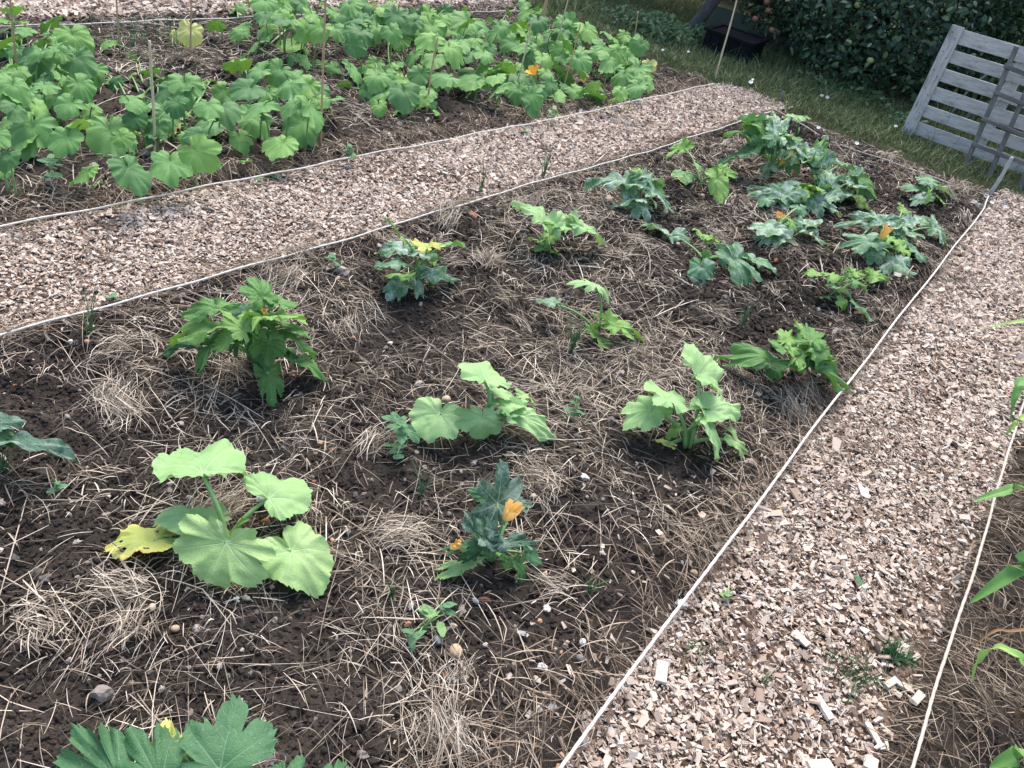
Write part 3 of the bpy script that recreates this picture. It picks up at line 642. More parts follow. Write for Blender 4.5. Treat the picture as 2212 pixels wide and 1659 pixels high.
plant(CG, (1661, 368), "tallest courgette at the far corner by the peg, orange bud and yellowing leaf", [
    (1661, 283, .3, 1604, 237, .33, 62, 'L', 'green'), (1681, 277, .33, 1676, 232, .38, 64, 'L', 'silver'), (1631, 267, .3, 1621, 311, .18, 44, 'R', 'viney'),
    (1618, 290, .25, 1569, 275, .22, 46, 'M', 'green'), (1621, 320, .2, 1549, 346, .08, 66, 'L', 'dark'), (1675, 300, .3, 1683, 330, .24, 70, 'L', 'sgreen'),
    (1701, 307, .28, 1745, 328, .22, 72, 'L', 'silver'), (1741, 327, .24, 1810, 331, .18, 60, 'L', 'silver'), (1765, 330, .22, 1802, 297, .24, 40, 'M', 'green'),
    (1661, 360, .12, 1637, 381, .05, 60, 'L', 'silver'), (1705, 355, .14, 1703, 375, .1, 52, 'L', 'green'), (1690, 290, .3, 1722, 290, .3, 56, 'L', 'green'), (1650, 310, .25, 1640, 335, .18, 56, 'L', 'dark'),
    (1735, 345, .16, 1775, 362, .1, 60, 'L', 'sgreen')],
    flowers=[(1686, 354, .16, .25, .1, .8, 26, 'closed', 'petal')])
plant(CG, (1741, 420), "sprawling silver leaved courgette in front of the tall corner plant", [
    (1688, 413, .1, 1614, 393, .07, 78, 'L', 'silver'), (1690, 415, .1, 1701, 449, .05, 84, 'L', 'silver'), (1662, 430, .07, 1634, 431, .04, 50, 'M', 'sgreen'),
    (1751, 400, .14, 1770, 408, .12, 56, 'M', 'bgreen'), (1795, 400, .14, 1806, 360, .17, 60, 'L', 'silver'), (1815, 410, .11, 1906, 444, .03, 64, 'L', 'silver'),
    (1761, 433, .08, 1772, 465, .03, 80, 'L', 'silver'), (1795, 447, .06, 1819, 461, .03, 48, 'L', 'silver'), (1841, 393, .12, 1892, 386, .1, 60, 'L', 'silver'),
    (1855, 378, .13, 1896, 424, .06, 48, 'M', 'green'), (1708, 397, .12, 1686, 382, .12, 62, 'L', 'silver'), (1758, 363, .16, 1789, 384, .12, 56, 'L', 'green'), (1818, 353, .14, 1846, 360, .12, 40, 'M', 'sgreen'),
    (1730, 410, .12, 1715, 425, .1, 50, 'M', 'bgreen')])
plant(CG, (1681, 490), "mottled courgette with a large grey green leaf fan and bare stalk", [
    (1675, 490, .1, 1624, 480, .08, 88, 'R', 'silver'), (1675, 500, .08, 1641, 524, .03, 76, 'M', 'silver'), (1691, 507, .07, 1726, 521, .03, 56, 'R', 'sgreen'),
    (1708, 480, .13, 1722, 491, .11, 46, 'M', 'bgreen'), (1741, 497, .08, 1796, 524, .02, 52, 'L', 'silver'), (1728, 447, .08, 1736, 464, .06, 40, 'M', 'sgreen'), (1745, 480, .09, 1765, 470, .08, 44, 'M', 'silver')],
    flowers=[(1682, 470, .13, .1, -.2, .8, 14, 'wilted', 'petalw')])
plant(CG, (1898, 543), "spreading courgette near the right string holding an upright closed peach flower", [
    (1881, 520, .13, 1812, 521, .09, 68, 'L', 'sgreen'), (1905, 473, .12, 1822, 470, .09, 52, 'L', 'silver'), (1921, 477, .12, 1960, 466, .1, 70, 'L', 'silver'),
    (1918, 517, .14, 1940, 506, .14, 50, 'M', 'bgreen'), (1955, 500, .11, 1976, 492, .1, 60, 'L', 'silver'), (2021, 490, .09, 2058, 525, .03, 64, 'L', 'silver'),
    (1968, 533, .08, 2007, 561, .03, 52, 'M', 'sgreen'), (1948, 540, .09, 1955, 523, .1, 38, 'M', 'bgreen'), (1935, 566, .06, 1949, 608, .02, 76, 'L', 'silver'),
    (1890, 545, .09, 1876, 568, .04, 42, 'M', 'sgreen'), (1951, 450, .12, 1974, 464, .1, 46, 'M', 'bgreen'), (1945, 485, .12, 1930, 495, .12, 50, 'L', 'silver'), (1990, 480, .08, 2005, 470, .09, 44, 'M', 'silver')],
    flowers=[(1902, 516, .16, .12, .0, 1, 24, 'closed', 'petalw')])
plant(CG, (2005, 425), "small courgette alone at the far right corner of the near bed", [
    (1994, 410, .09, 1950, 397, .08, 42, 'M', 'sgreen'), (2004, 392, .14, 1999, 373, .16, 46, 'M', 'sgreen'), (2010, 415, .12, 2015, 431, .08, 54, 'R', 'bgreen'),
    (1994, 423, .08, 1970, 438, .03, 46, 'M', 'silver'), (2028, 400, .1, 2063, 421, .04, 46, 'M', 'silver'), (2028, 427, .06, 2042, 441, .03, 40, 'M', 'bgreen')])
plant(SQ, (1515, 400), "straggly yellow green squash seedling beside the silver mottled courgette", [
    (1551, 383, .1, 1561, 428, .03, 54, 'R', 'bgreen'), (1565, 367, .12, 1596, 373, .1, 36, 'M', 'bgreen'), (1512, 364, .1, 1504, 350, .12, 26, 'M', 'viney'),
    (1481, 377, .06, 1483, 394, .04, 34, 'R', 'viney'), (1469, 372, .1, 1453, 376, .09, 32, 'R', 'viney'), (1480, 314, .14, 1447, 330, .12, 28, 'M', 'bgreen')], sr=.004, cat="squash plant")
plant(SQ, (1720, 290), "single pale upright leaf on a thin stalk behind the tall corner courgette", [
    (1720, 252, .2, 1737, 243, .22, 46, 'M', 'pale'), (1719, 252, .2, 1703, 245, .21, 36, 'M', 'pale')], sr=.004, cat="squash seedling")

# ------------------------------------------------------------------ pumpkin vines of the far bed
def vine(base, label, leaves, org, zlo=.10, zhi=.26, dflt='vine', flowers=()):
    bx, by = org[0] + base[0] / 3, base[1] / 3
    b = at(bx, by, .02); root = empty("pumpkin_plant", b, label, "pumpkin plant", "pumpkin plants in the far bed")
    run = [b]
    if len(leaves) > 16:
        leaves = leaves + [(q[0] + rng.normal(0, 55), q[1] + rng.normal(0, 40), q[2] * rng.uniform(.55, .85)) for q in leaves if rng.random() < .5 and q[1] < 900]
    for i, L_ in enumerate(leaves):
        x, y, wz = L_[:3]; mat = L_[3] if len(L_) > 3 else (dflt if rng.random() < .6 else ('vine2' if rng.random() < .6 else 'vined'))
        px, py = org[0] + x / 3, y / 3; wp = wz / 3 * 1.13
        z = rng.uniform(zlo, zhi) * np.clip(wz / 130, .45, 1.15)
        C = at(px, py, z); Wm = px2m(wp, C)
        # tips mostly point outward and down the picture, faces up and a little to the light
        away = nv(np.append((C - b)[:2], 0) + np.array([.5, -.75, 0]) * rng.uniform(.2, .8)); ang = rng.normal(0, .9)
        ax = np.array([away[0] * math.cos(ang) - away[1] * math.sin(ang), away[0] * math.sin(ang) + away[1] * math.cos(ang), rng.normal(-.5, .25)]); ax = nv(ax)
        Ln = Wm * rng.uniform(.58, .72)
        J = C - ax * Ln * .33; T = J + ax * Ln
        if L_[3:4] == ('yel2',): T = J + nv(np.array([.3, -.3, -.6])) * Ln
        foot = np.array([C[0], C[1], .02]) + np.array([*(b - C)[:2], 0]) * rng.uniform(.08, .3); foot[2] = gh(foot[0], foot[1]) + .01
        leaf(root, foot, J, T, Wm, 'R', mat, roll=rng.normal(0, 20), hi=False, sr=.0038, droop=.28, wave=.05, arch=.05)
        if i % 5 == 2: run.append(foot)
    for k in range(1, min(len(run), 6)):
        a, c = run[0], run[k]; m_ = (a + c) / 2 + np.array([*rng.normal(0, .06, 2), .03])
        V, F = tube_vf(bez(a, m_, c, 12) - b, np.linspace(.007, .005, 12), 6); obj("runner", mesh("runner", V, F, M['stalk']), root)
    for (x, y, spx, kd) in flowers:
        P = at(org[0] + x / 3, y / 3, .2); flower(root, P, (rng.normal(0, .2), -.55, .8), px2m(spx / 3, P), kd, 'petal')
    return root
T1, T2 = (0, 0), (737.3, 0)
vine((150, 700), "dense pumpkin plant filling the left edge of the far bed", [(60, 120, 170), (150, 190, 130), (310, 150, 150), (440, 190, 100), (490, 260, 200), (40, 270, 120), (130, 230, 120), (250, 260, 150), (330, 310, 170), (40, 340, 100), (200, 410, 240), (500, 410, 210), (60, 430, 110), (420, 530, 130), (540, 570, 160), (80, 580, 220), (160, 510, 130), (300, 560, 140), (350, 450, 120), (180, 600, 120), (330, 640, 160), (430, 690, 160), (480, 800, 170), (270, 710, 130, 'vine2'), (100, 720, 150, 'vined'), (30, 800, 120), (190, 870, 260), (410, 920, 190), (40, 1040, 140), (600, 740, 110, 'vine2'), (360, 560, 90), (250, 520, 110), (120, 470, 120), (20, 190, 80, 'vined'), (100, 640, 130), (390, 350, 90), (230, 640, 110), (370, 250, 120), (0, 480, 140), (0, 650, 120), (-40, 900, 160), (-20, 1090, 160), (430, 480, 110), (230, 350, 110), (100, 330, 110)], T1)
vine((1060, 920), "pumpkin plant with a few yellowing leaves around the second cane", [(720, 890, 270), (840, 830, 150), (900, 610, 130), (1090, 610, 230), (960, 670, 190, 'viney'), (1085, 760, 180, 'viney'), (990, 850, 150, 'vined'), (1010, 780, 130, 'vined'), (880, 760, 130, 'vined'), (1120, 520, 150), (1210, 570, 200), (1300, 545, 80, 'vine2'), (1365, 525, 60, 'vine2'), (1350, 700, 170), (1450, 720, 190), (1360, 810, 200, 'viney'), (1250, 870, 130, 'vined'), (1210, 730, 60), (1200, 890, 90), (1320, 1010, 230), (1100, 1080, 240), (870, 1130, 250), (520, 1125, 200, 'vine2'), (790, 760, 60, 'vine2'), (740, 540, 110), (840, 490, 70, 'vine2'), (970, 460, 110), (880, 400, 60), (700, 520, 70, 'vine2'), (1010, 520, 80), (800, 900, 130)], T1, .08, .22)
vine((1770, 790), "rounded pumpkin plant of large leaves beside the third cane", [(1530, 410, 180, 'vine2'), (1640, 470, 190), (1790, 470, 150), (1580, 580, 200), (1420, 600, 130), (1720, 620, 130), (1860, 570, 190), (1960, 560, 180, 'vine2'), (2060, 590, 140), (1660, 700, 210), (1640, 800, 220), (1880, 690, 160), (2040, 730, 210), (1940, 840, 240), (1570, 910, 140), (1800, 940, 210, 'vine2'), (1580, 1040, 80, 'vine2'), (1920, 500, 120), (1760, 680, 110, 'vined'), (2080, 660, 110), (1750, 760, 130, 'vined')], T1, .08, .22)
vine((1195, 320), "stunted bright yellow pumpkin seedling near the back string", [(1240, 215, 140, 'yel2'), (1140, 235, 80, 'yel2'), (1190, 190, 60, 'yel2')], T1, .12, .16)
vine((1640, 290), "thin pumpkin runner with small scattered leaves crossing bare straw", [(1390, 160, 110), (1560, 165, 110), (1540, 215, 110), (1660, 280, 150), (1720, 205, 140), (1870, 290, 160, 'vine2'), (1515, 65, 70, 'vine2'), (1900, 380, 90), (1980, 400, 110), (2060, 420, 90), (2150, 450, 100), (1800, 330, 60), (2000, 340, 70), (690, 285, 90, 'vine2'), (850, 385, 70)], T1, .06, .16)
vine((1900, 150), "tall pumpkin plant at the far edge left of the back cane row", [(1730, 30, 180), (1850, 20, 150), (1700, 100, 120), (1900, 90, 170), (1980, 40, 140), (2050, 120, 150), (1950, 180, 130, 'vined'), (2060, 200, 150), (2150, 70, 130), (2180, 200, 140), (1820, 130, 120, 'vined'), (1720, 160, 90, 'vine2'), (2100, 20, 120), (1780, 90, 120), (2000, 130, 120, 'vined'), (1660, 20, 120), (1900, 10, 140)], T1, .2, .36)
vine((330, 230), "tall crowded pumpkin plant with small yellow blooms at the back", [(60, 40, 150), (160, 30, 120), (280, 30, 120, 'vine2'), (90, 130, 160), (170, 120, 150, 'vined'), (240, 100, 130), (340, 120, 150, 'vined'), (430, 150, 150), (500, 110, 140, 'vined'), (100, 220, 180), (100, 300, 130, 'vined'), (240, 200, 120), (340, 220, 130), (380, 270, 120), (300, 190, 110), (430, 220, 100), (560, 260, 170, 'vine2'), (460, 370, 120), (600, 385, 150), (20, 180, 120), (300, 80, 130), (400, 90, 130), (30, 100, 140), (260, 150, 110, 'vined'), (590, 110, 140, 'vine2'), (500, 180, 120), (480, 60, 130, 'vined')], T2, .18, .34, flowers=[(180, 58, 36, 'closed'), (218, 55, 26, 'closed')])
vine((760, 260), "pumpkin plant behind the fourth cane with a pale yellowish leaf", [(580, 200, 170, 'vine2'), (700, 90, 120), (800, 150, 190), (690, 190, 130), (880, 200, 110, 'viney'), (740, 290, 180), (720, 330, 190, 'vine2'), (820, 350, 160), (780, 240, 110), (920, 170, 130), (940, 280, 80), (990, 220, 130), (1050, 190, 120), (1000, 150, 100), (930, 360, 130), (910, 430, 110, 'vine2'), (890, 310, 100), (650, 150, 120), (850, 260, 120, 'vined'), (1080, 240, 100)], T2, .15, .3, flowers=[(690, 160, 26, 'closed'), (850, 160, 24, 'closed')])
vine((380, 580), "low pumpkin clump with one cream coloured leaf in the bed middle", [(210, 420, 110), (320, 430, 130), (90, 470, 140), (40, 480, 100), (220, 510, 160), (370, 470, 120), (490, 500, 150), (240, 590, 170), (410, 620, 190, 'vined'), (400, 540, 120, 'yel2'), (540, 520, 110), (560, 600, 120), (590, 590, 90), (520, 650, 110, 'vine2'), (660, 500, 170), (250, 700, 100, 'vine2'), (400, 680, 150), (330, 550, 80, 'vined'), (580, 680, 80), (140, 440, 110, 'vine2'), (300, 500, 120)], T2, .08, .2)
vine((1100, 600), "pumpkin plant with a big open yellow flower facing the path", [(830, 520, 190), (850, 580, 130), (1000, 500, 130), (1060, 450, 130), (1010, 580, 170), (1150, 510, 140), (1140, 600, 150), (1240, 640, 140), (1240, 690, 140), (1280, 610, 110), (1390, 600, 150, 'vine2'), (1330, 480, 100), (1110, 460, 130), (1230, 560, 90, 'vined'), (1450, 480, 140), (1550, 450, 150, 'viney'), (1520, 590, 110), (1600, 560, 120), (1680, 560, 110), (1650, 610, 130), (1460, 560, 90, 'vined'), (1000, 430, 130), (930, 540, 120), (1350, 550, 110, 'vined')], T2, .08, .22, flowers=[(1255, 495, 66, 'open')])
vine((1330, 300), "pumpkin plant between the leaning canes at the far right", [(1230, 100, 120), (1180, 90, 110), (1270, 150, 130), (1150, 160, 120), (1200, 230, 170), (1260, 240, 110), (1090, 280, 110), (1160, 300, 120), (1260, 310, 130), (1330, 290, 100), (1210, 370, 120), (1320, 390, 130), (1350, 250, 130), (1410, 330, 120), (1480, 290, 140), (1440, 370, 130), (1560, 390, 140), (1550, 330, 100), (1490, 180, 150), (1430, 150, 110), (1600, 200, 150), (1350, 190, 110), (1560, 190, 90), (1300, 130, 90), (1640, 250, 100), (1420, 220, 110, 'vined'), (1540, 260, 110, 'vined')], T2, .12, .28)
vine((1830, 450), "last pumpkin plant next to the grass with a limp yellow leaf", [(1750, 230, 120), (1690, 300, 130), (1790, 250, 110), (1700, 340, 120), (1790, 350, 130), (1730, 400, 150), (1760, 440, 140), (1830, 420, 140), (1870, 380, 110), (1900, 460, 160), (1820, 500, 140), (1930, 510, 100), (1910, 570, 120), (1990, 540, 90), (1870, 480, 110, 'vined'), (1650, 350, 90), (1925, 300, 120), (1900, 270, 90, 'vine2'), (1810, 600, 100, 'vine2'), (1765, 640, 70, 'vine2'), (2005, 430, 90, 'yel2'), (1830, 330, 110), (1680, 450, 110, 'vined')], T2, .12, .28)

# ------------------------------------------------------------------ canes, pegs, strings
M['cane'] = mat_simple("bamboo", (.38, .25, .13), (.55, .40, .24), 14, .5, .35, .2, .002)
M['canep'] = mat_simple("pale_bamboo", (.56, .44, .29), (.70, .59, .43), 14, .5, .35, .2, .002)
M['rope'] = mat_simple("rope", (.50, .46, .41), (.80, .77, .72), 30, .9, .1, .5, .002)
M['rope2'] = mat_simple("worn_rope", (.44, .38, .32), (.66, .59, .51), 60, .9, .1, .5, .002)
M['gmetal'] = mat_simple("weathered_stake", (.34, .36, .36), (.48, .50, .50), 25, .7, .3, .3, .003)
M['oldwood'] = mat_simple("old_wood", (.13, .115, .10), (.24, .22, .20), 18, .85, .2, .5, .005)
def stake(bx, by, tx, ty, label, rad=.0055, mat='cane', name="bamboo_cane", ext=0, lift=.22):
    b = at(bx, by, lift); b[2] = 0; d = ray(tx, ty); best = None
    for h in np.arange(.05, 1.8, .01):
        q = at(tx, ty, h)
        if h < CAM_H - .02:
            e = np.linalg.norm((q - b)[:2])
            if best is None or e < best[0]: best = (e, h, q)
    T = best[2]; v = T - b; T = T + v * ext; b2 = b - nv(v) * .12
    n = 26; t = np.linspace(0, 1, n)[:, None]; P = b2 + (T - b2) * t - b
    P[:, 0] += .004 * np.sin(t[:, 0] * 7 + bx); P[:, 1] += .004 * np.sin(t[:, 0] * 5 + by)
    rr = rad * (1 + .22 * (np.arange(n) % 6 == 3)) * np.linspace(1.05, .8, n)
    V, F = tube_vf(P, rr, 8)
    o = obj(name, mesh(name, V, F, M[mat]), None, b)
    return tag(o, label, "cane" if 'cane' in name else "stake", "canes standing in the far bed" if 'cane' in name else None)
stake(23, 96, 23, -5, "cane at the left edge rising from the dense pumpkin leaves", ext=.3)
stake(326, 250, 324, 88, "short pale cane standing over the yellowing pumpkin leaves", mat='canep', rad=.006)
stake(697, 236, 703, -6, "tall cane rising right of the rounded pumpkin plant", mat='cane', ext=.2)
stake(930, 178, 944, 80, "short cane leaning slightly above the cream coloured leaf")
stake(1127, 142, 1148, 40, "thin cane leaning right, above the open yellow flower", mat='canep')
stake(1228, 146, 1254, 52, "cane leaning right between pumpkin leaves, in front of the last plant")
stake(1205, 72, 1229, -6, "cane at the back rising past the top edge near the grass", mat='canep', ext=.3)
stake(1366, 120, 1379, 24, "thin crooked cane at the grass edge beside the last pumpkin plant", rad=.006, lift=.05)
stake(1543, 178, 1593, -6, "long pale cane at the bed corner before the apple tree", rad=.008, mat='canep', ext=.25, lift=0)
stake(1173, 34, 1182, -6, "thick brown wooden stake at the back corner of the far bed", rad=.016, mat='cane', name="wooden_stake", ext=.4)
stake(411, 60, 411, -6, "thin cane standing by the stunted yellow seedling", rad=.005, mat='cane', ext=.5)
stake(251, 40, 253, -6, "thin dark twig cane standing by the back string", rad=.005, mat='cane', ext=.5)
stake(2134, 425, 2188, 340, "grey flat stake leaning at the end of the right hand string", rad=.014, mat='gmetal', name="grey_stake", lift=0)
stake(1680, 228, 1692, 196, "short dark wooden peg in the grass at the bed corner", rad=.017, mat='oldwood', name="wooden_peg", lift=0)
def string(pts, label, rad=.0036, mat='rope', sag=.0):
    W_ = [at(px, py, z) for px, py, z in pts]
    P = []
    for a, b in zip(W_[:-1], W_[1:]):
        n = max(6, int(np.linalg.norm(b - a) / .012)); t = np.linspace(0, 1, n, endpoint=False)[:, None]; P.append(a + (b - a) * t)
    P.append(W_[-1][None]); P = np.concatenate(P); s = np.arange(len(P))
    P[:, 2] += .003 * np.sin(s * .09) + .002 * np.sin(s * .23 + 1); P[:, 0] += .0025 * np.sin(s * .061 + 2)
    b = P[0].copy(); V, F = tube_vf(P - b, rad, 8, twist=.55, lobes=3, amp=.16)
    o = obj("guide_string", mesh("guide_string", V, F, M[mat]), None, b)
    return tag(o, label, "string", "guide strings marking the beds")
string([(-160, 522, .08), (0, 490, .08), (700, 352, .08), (1240, 248, .08), (1543, 180, .09)], "white string along the far side of the middle path")
string([(-200, 780, .08), (0, 725, .08), (420, 608, .08), (840, 490, .08), (1100, 410, .08), (1400, 327, .08), (1666, 240, .08)], "white string along the near side of the middle path", .0037)
string([(1120, 1782, .075), (1210, 1659, .075), (1555, 1195, .075), (1835, 822, .075), (2125, 452, .075), (2136, 424, .075)], "bright white string along the right side of the near bed", .0043)
string([(1905, 1870, .085), (1971, 1659, .085), (2141, 1106, .085), (2212, 866, .085), (2300, 580, .085)], "fraying beige string beside the maize at the right", .0040, 'rope2')
string([(1672, 236, .07), (1800, 307, .07), (2136, 424, .075)], "string along the grass at the far end of the near bed", .0035, 'rope2')
string([(-60, 60, .08), (150, 52, .08), (410, 42, .08), (800, 26, .08), (1173, 24, .06)], "white string along the back of the far bed", .0034)

# ------------------------------------------------------------------ maize at the right
M['maize'] = mat_simple("maize_leaf", (.09, .24, .06), (.20, .40, .10), 6, .45, .35, .2, .002, trans=.25)
M['maizel'] = mat_simple("pale_maize_leaf", (.22, .42, .10), (.36, .54, .16), 6, .45, .35, .2, .002, trans=.25)
M['maized'] = mat_simple("dry_maize_leaf", (.20, .11, .06), (.32, .19, .10), 12, .7, .2, .4, .003)
def maize(base, h, label, blades):
    root = empty("maize_plant", base, label, "maize plant", "maize plants along the right edge")
    base = np.array(base); n = 14; P = np.stack([np.linspace(0, .02, n), np.linspace(0, -.01, n), np.linspace(-.05, h, n)], -1)
    V, F = tube_vf(P, np.linspace(.016, .009, n) * (1 + .15 * (np.arange(n) % 4 == 2)), 10); obj("stalk", mesh("stalk", V, F, M['maizel']), root)
    for pts, wd, mat in blades:
        Q = [np.array(p, float) if len(p) == 4 else at(p[0], p[1], p[2]) for p in pts]
        Q = [q[:3] for q in Q]; s0 = np.array([base[0] + .01, base[1], base[2] + min(h, Q[0][2] * .8)]); Q = [s0] + Q
        # Catmull through the points
        Q = np.array([2 * Q[0] - Q[1]] + Q + [2 * Q[-1] - Q[-2]]); C = []
        for i in range(1, len(Q) - 2):
            for t in np.linspace(0, 1, 9)[: 9 if i == len(Q) - 3 else 8]:
                a, b, c, d = Q[i - 1:i + 3]; C.append(.5 * ((2 * b) + (c - a) * t + (2 * a - 5 * b + 4 * c - d) * t * t + (-a + 3 * b - 3 * c + d) * t ** 3))
        C = np.array(C); T = np.gradient(C, axis=0); m = len(C); V = []
        for i in range(m):
            u = i / (m - 1); t = nv(T[i]); sd_ = nv(np.cross(t, [0, 0, 1])); nn = np.cross(sd_, t)
            wl = wd * min(1, .45 + u * 3) * (max(0, 1 - u ** 3.2)) ** .8 + .0006
            for k in range(-3, 4):
                f = k / 3; V.append(C[i] + sd_ * f * wl + nn * (abs(f) ** 1.3 * wl * .45 + .12 * wl * math.sin(i * .8 + k) * abs(f)))
        F = [(i * 7 + k, i * 7 + k + 1, (i + 1) * 7 + k + 1, (i + 1) * 7 + k) for i in range(m - 1) for k in range(6)]
        obj("leaf", mesh("leaf", np.array(V) - base, F, M[mat]), root)
b1 = at(2330, 1360, 0); b2 = at(2300, 1010, 0); b3 = at(2330, 760, 0); b4 = at(2290, 1640, 0)
maize(b1, .75, "maize plant at the right edge with a broad leaf pointing down left", [
    ([(2260, 1200, .42), (2185, 1240, .36), (2094, 1304, .27)], .022, 'maize'), ([(2250, 1425, .32), (2195, 1414, .35), (2150, 1400, .34), (2108, 1430, .27), (2098, 1476, .22)], .011, 'maizel'),
    ([(2200, 1362, .1), (2150, 1363, .12), (2095, 1400, .06)], .004, 'maized')])
maize(b2, .8, "maize plant at the right edge with a dark broad leaf across the string", [
    ([(2260, 1030, .42), (2185, 1058, .37), (2100, 1083, .33)], .02, 'maize'), ([(2240, 895, .45), (2195, 915, .43), (2170, 942, .38)], .010, 'maizel'), ([(2235, 820, .5), (2193, 852, .48), (2180, 914, .4)], .014, 'maize')])
maize(b3, .8, "maize plant at the right edge with a thin leaf over the chip path", [([(2290, 678, .42), (2212, 694, .40), (2160, 703, .36), (2110, 715, .30)], .012, 'maizel'), ([(2380, 700, .5), (2420, 760, .4)], .014, 'maize')])
maize(b4, .6, "nearest maize plant, dark leaf just showing in the bottom right corner", [([(2260, 1620, .38), (2200, 1636, .35), (2137, 1658, .30)], .024, 'maize'), ([(2240, 1540, .12), (2200, 1545, .08), (2180, 1570, .03)], .014, 'maized'), ([(2350, 1600, .4), (2400, 1650, .3)], .02, 'maize')])

# ------------------------------------------------------------------ stones
STN = {'tan': ((.50, .36, .24), (.62, .47, .33)), 'white': ((.66, .64, .60), (.82, .80, .77)), 'grey': ((.20, .21, .22), (.34, .35, .36)), 'slate': ((.36, .40, .42), (.48, .52, .54)), 'brick': ((.42, .13, .06), (.58, .22, .11)),
       'brown': ((.17, .08, .055), (.26, .13, .09)), 'buff': ((.55, .42, .30), (.70, .58, .45)), 'orange': ((.62, .30, .15), (.74, .44, .24))}
def stonemat(k, a, b):
    n = NT(k + "_stone"); oc = n.objco(); c = n.ramp(n.noise(55, 5, .7, oc), [(.3, tuple(.75 * q for q in a)), (.7, tuple(.92 * q for q in b))])
    c = n.mix(n.ramp(n.noise(38, 4, .7, oc), [(.50, (0, 0, 0)), (.66, (.8, .8, .8))]), c, (.11, .09, .075)); return n.bsdf(c, .9, .15, n.noise(160, 4, .6, oc), .6, .003)
for k, v in STN.items(): M['st_' + k] = stonemat(k, *v)
def stone(px, py, wpx, col, label, flat=.6, rough=.10, name="stone", asp=.8):
    P = at(px, py, 0); z = gh(P[0], P[1]); P = at(px, py, z + .004); r = px2m(wpx, P) / 2 * .88
    v = np.array(I3[0] if wpx > 20 else I2[0]); sd_ = rng.uniform(0, 99)
    n = vn(v[:, 0] * 1.8 + sd_, v[:, 1] * 1.8 + v[:, 2] * 1.3, 7) - .5 + .5 * (vn(v[:, 0] * 4 + sd_, v[:, 2] * 4 + v[:, 1] * 2, 8) - .5)
    if rough > .15:
        for _ in range(9):
            d = nv(rng.normal(0, 1, 3)); lim = rng.uniform(.55, .85); q = v @ d; v = v - np.maximum(q - lim, 0)[:, None] * d
    v = v * (1 + rough * 2 * n)[:, None] * np.array([r, r * asp, r * flat]); a = rng.uniform(0, 6.3)
    v = np.stack([v[:, 0] * math.cos(a) - v[:, 1] * math.sin(a), v[:, 0] * math.sin(a) + v[:, 1] * math.cos(a), v[:, 2]], -1)
    P[2] += r * flat * .4 + .005
    o = obj(name, mesh(name, v, np.array(I3[1] if wpx > 20 else I2[1]), M['st_' + col], rough <= .15), None, P); return tag(o, label, "stone", "stones on the soil")
stone(983, 1414, 42, 'tan', "smooth tan potato shaped stone, the largest round one on the front soil", .8, .04)
stone(961, 1463, 20, 'brick', "bright brick red shard below the tan potato shaped stone", .5, .3)
stone(979, 1470, 24, 'slate', "flat grey shard touching the bright red brick shard", .25, .3)
stone(1002, 1470, 24, 'buff', "beige lump right of the flat grey shard below the big tan stone", .6, .25)
stone(1046, 1302, 34, 'brown', "dark reddish brown stone wedged under the flowering veined courgette", .6, .25, asp=.6)
stone(1026, 1303, 24, 'slate', "pale grey flint left of the dark reddish brown stone", .6, .3, asp=.5)
stone(1172, 1446, 30, 'white', "knobbly white flint right of the tan stone on bare soil", .7, .3)
stone(1157, 1468, 15, 'buff', "cream pebble just below the knobbly white flint", .6, .12)
stone(1251, 1426, 21, 'grey', "round blue grey pebble left of the right string", .8, .04)
stone(1257, 1391, 22, 'white', "oval white pebble above the blue grey pebble", .6, .08)
stone(1225, 1390, 14, 'tan', "small tan pebble left of the oval white pebble", .7, .2)
stone(1189, 1531, 24, 'slate', "angular pale slate chip on the soil near the bottom string", .2, .3)
stone(1164, 1533, 20, 'white', "white angular chip left of the pale slate chip", .4, .3)
stone(1253, 1523, 20, 'orange', "slim orange and white stone near the bottom of the right string", .5, .2, asp=.45)
stone(1126, 1372, 24, 'slate', "upright grey shard standing in soil between white flints", .5, .3, asp=.6)
stone(1180, 1320, 24, 'white', "pale white flat chip right of the dark brown stone", .3, .3)
stone(1165, 1344, 13, 'orange', "orange chip below the pale flat chip on the front soil", .6, .25)
stone(978, 1355, 22, 'buff', "curled cream flint above the tan potato shaped stone", .5, .2, asp=.6)
stone(881, 1352, 18, 'orange', "rusty brown stone left of the pale seedlings", .7, .25)
stone(1047, 1397, 15, 'white', "white pebble between the tan stone and upright grey shard", .8, .1)
stone(886, 1312, 26, 'slate', "blue grey slate sliver above the pale seedlings", .2, .3, asp=.5)
stone(329, 1317, 22, 'buff', "round beige pebble on soil below the yellow holed leaf", .8, .05)
stone(379, 1362, 22, 'tan', "smooth brown pebble with a pale spot, lower left soil", .7, .05)
stone(512, 1299, 19, 'white', "white flint below the nearest pale squash", .7, .25)
stone(530, 1296, 22, 'buff', "yellowish clay lump touching the white flint under the squash", .7, .25)
stone(717, 1170, 14, 'orange', "salmon pebble right of the nearest pale squash", .7, .1)
stone(92, 979, 18, 'orange', "orange pebble under the spotted leaf at the left edge", .8, .08)
stone(568, 1082, 38, 'slate', "rough grey flint beside the right stalk of the nearest squash", .8, .25)
stone(599, 1240, 24, 'white', "off white flint under the right leaf of the nearest squash", .7, .28)
stone(692, 961, 12, 'orange', "small brick coloured pebble on the soil above the nearest squash", .7, .15)
stone(963, 868, 24, 'buff', "pale round snail shell like stone touching the mid bed squash", .8, .05)
stone(1262, 1035, 24, 'white', "white flint beside the crumpled yellow flower", .5, .25)
stone(1260, 1052, 15, 'buff', "beige pebble under the white flint right of the yellow flower", .6, .2)
stone(1150, 1076, 24, 'buff', "tan flint right of the white veined leaf", .5, .25, asp=.5)
stone(533, 637, 19, 'white', "clean white pebble behind the bushy dark courgette", .7, .06)
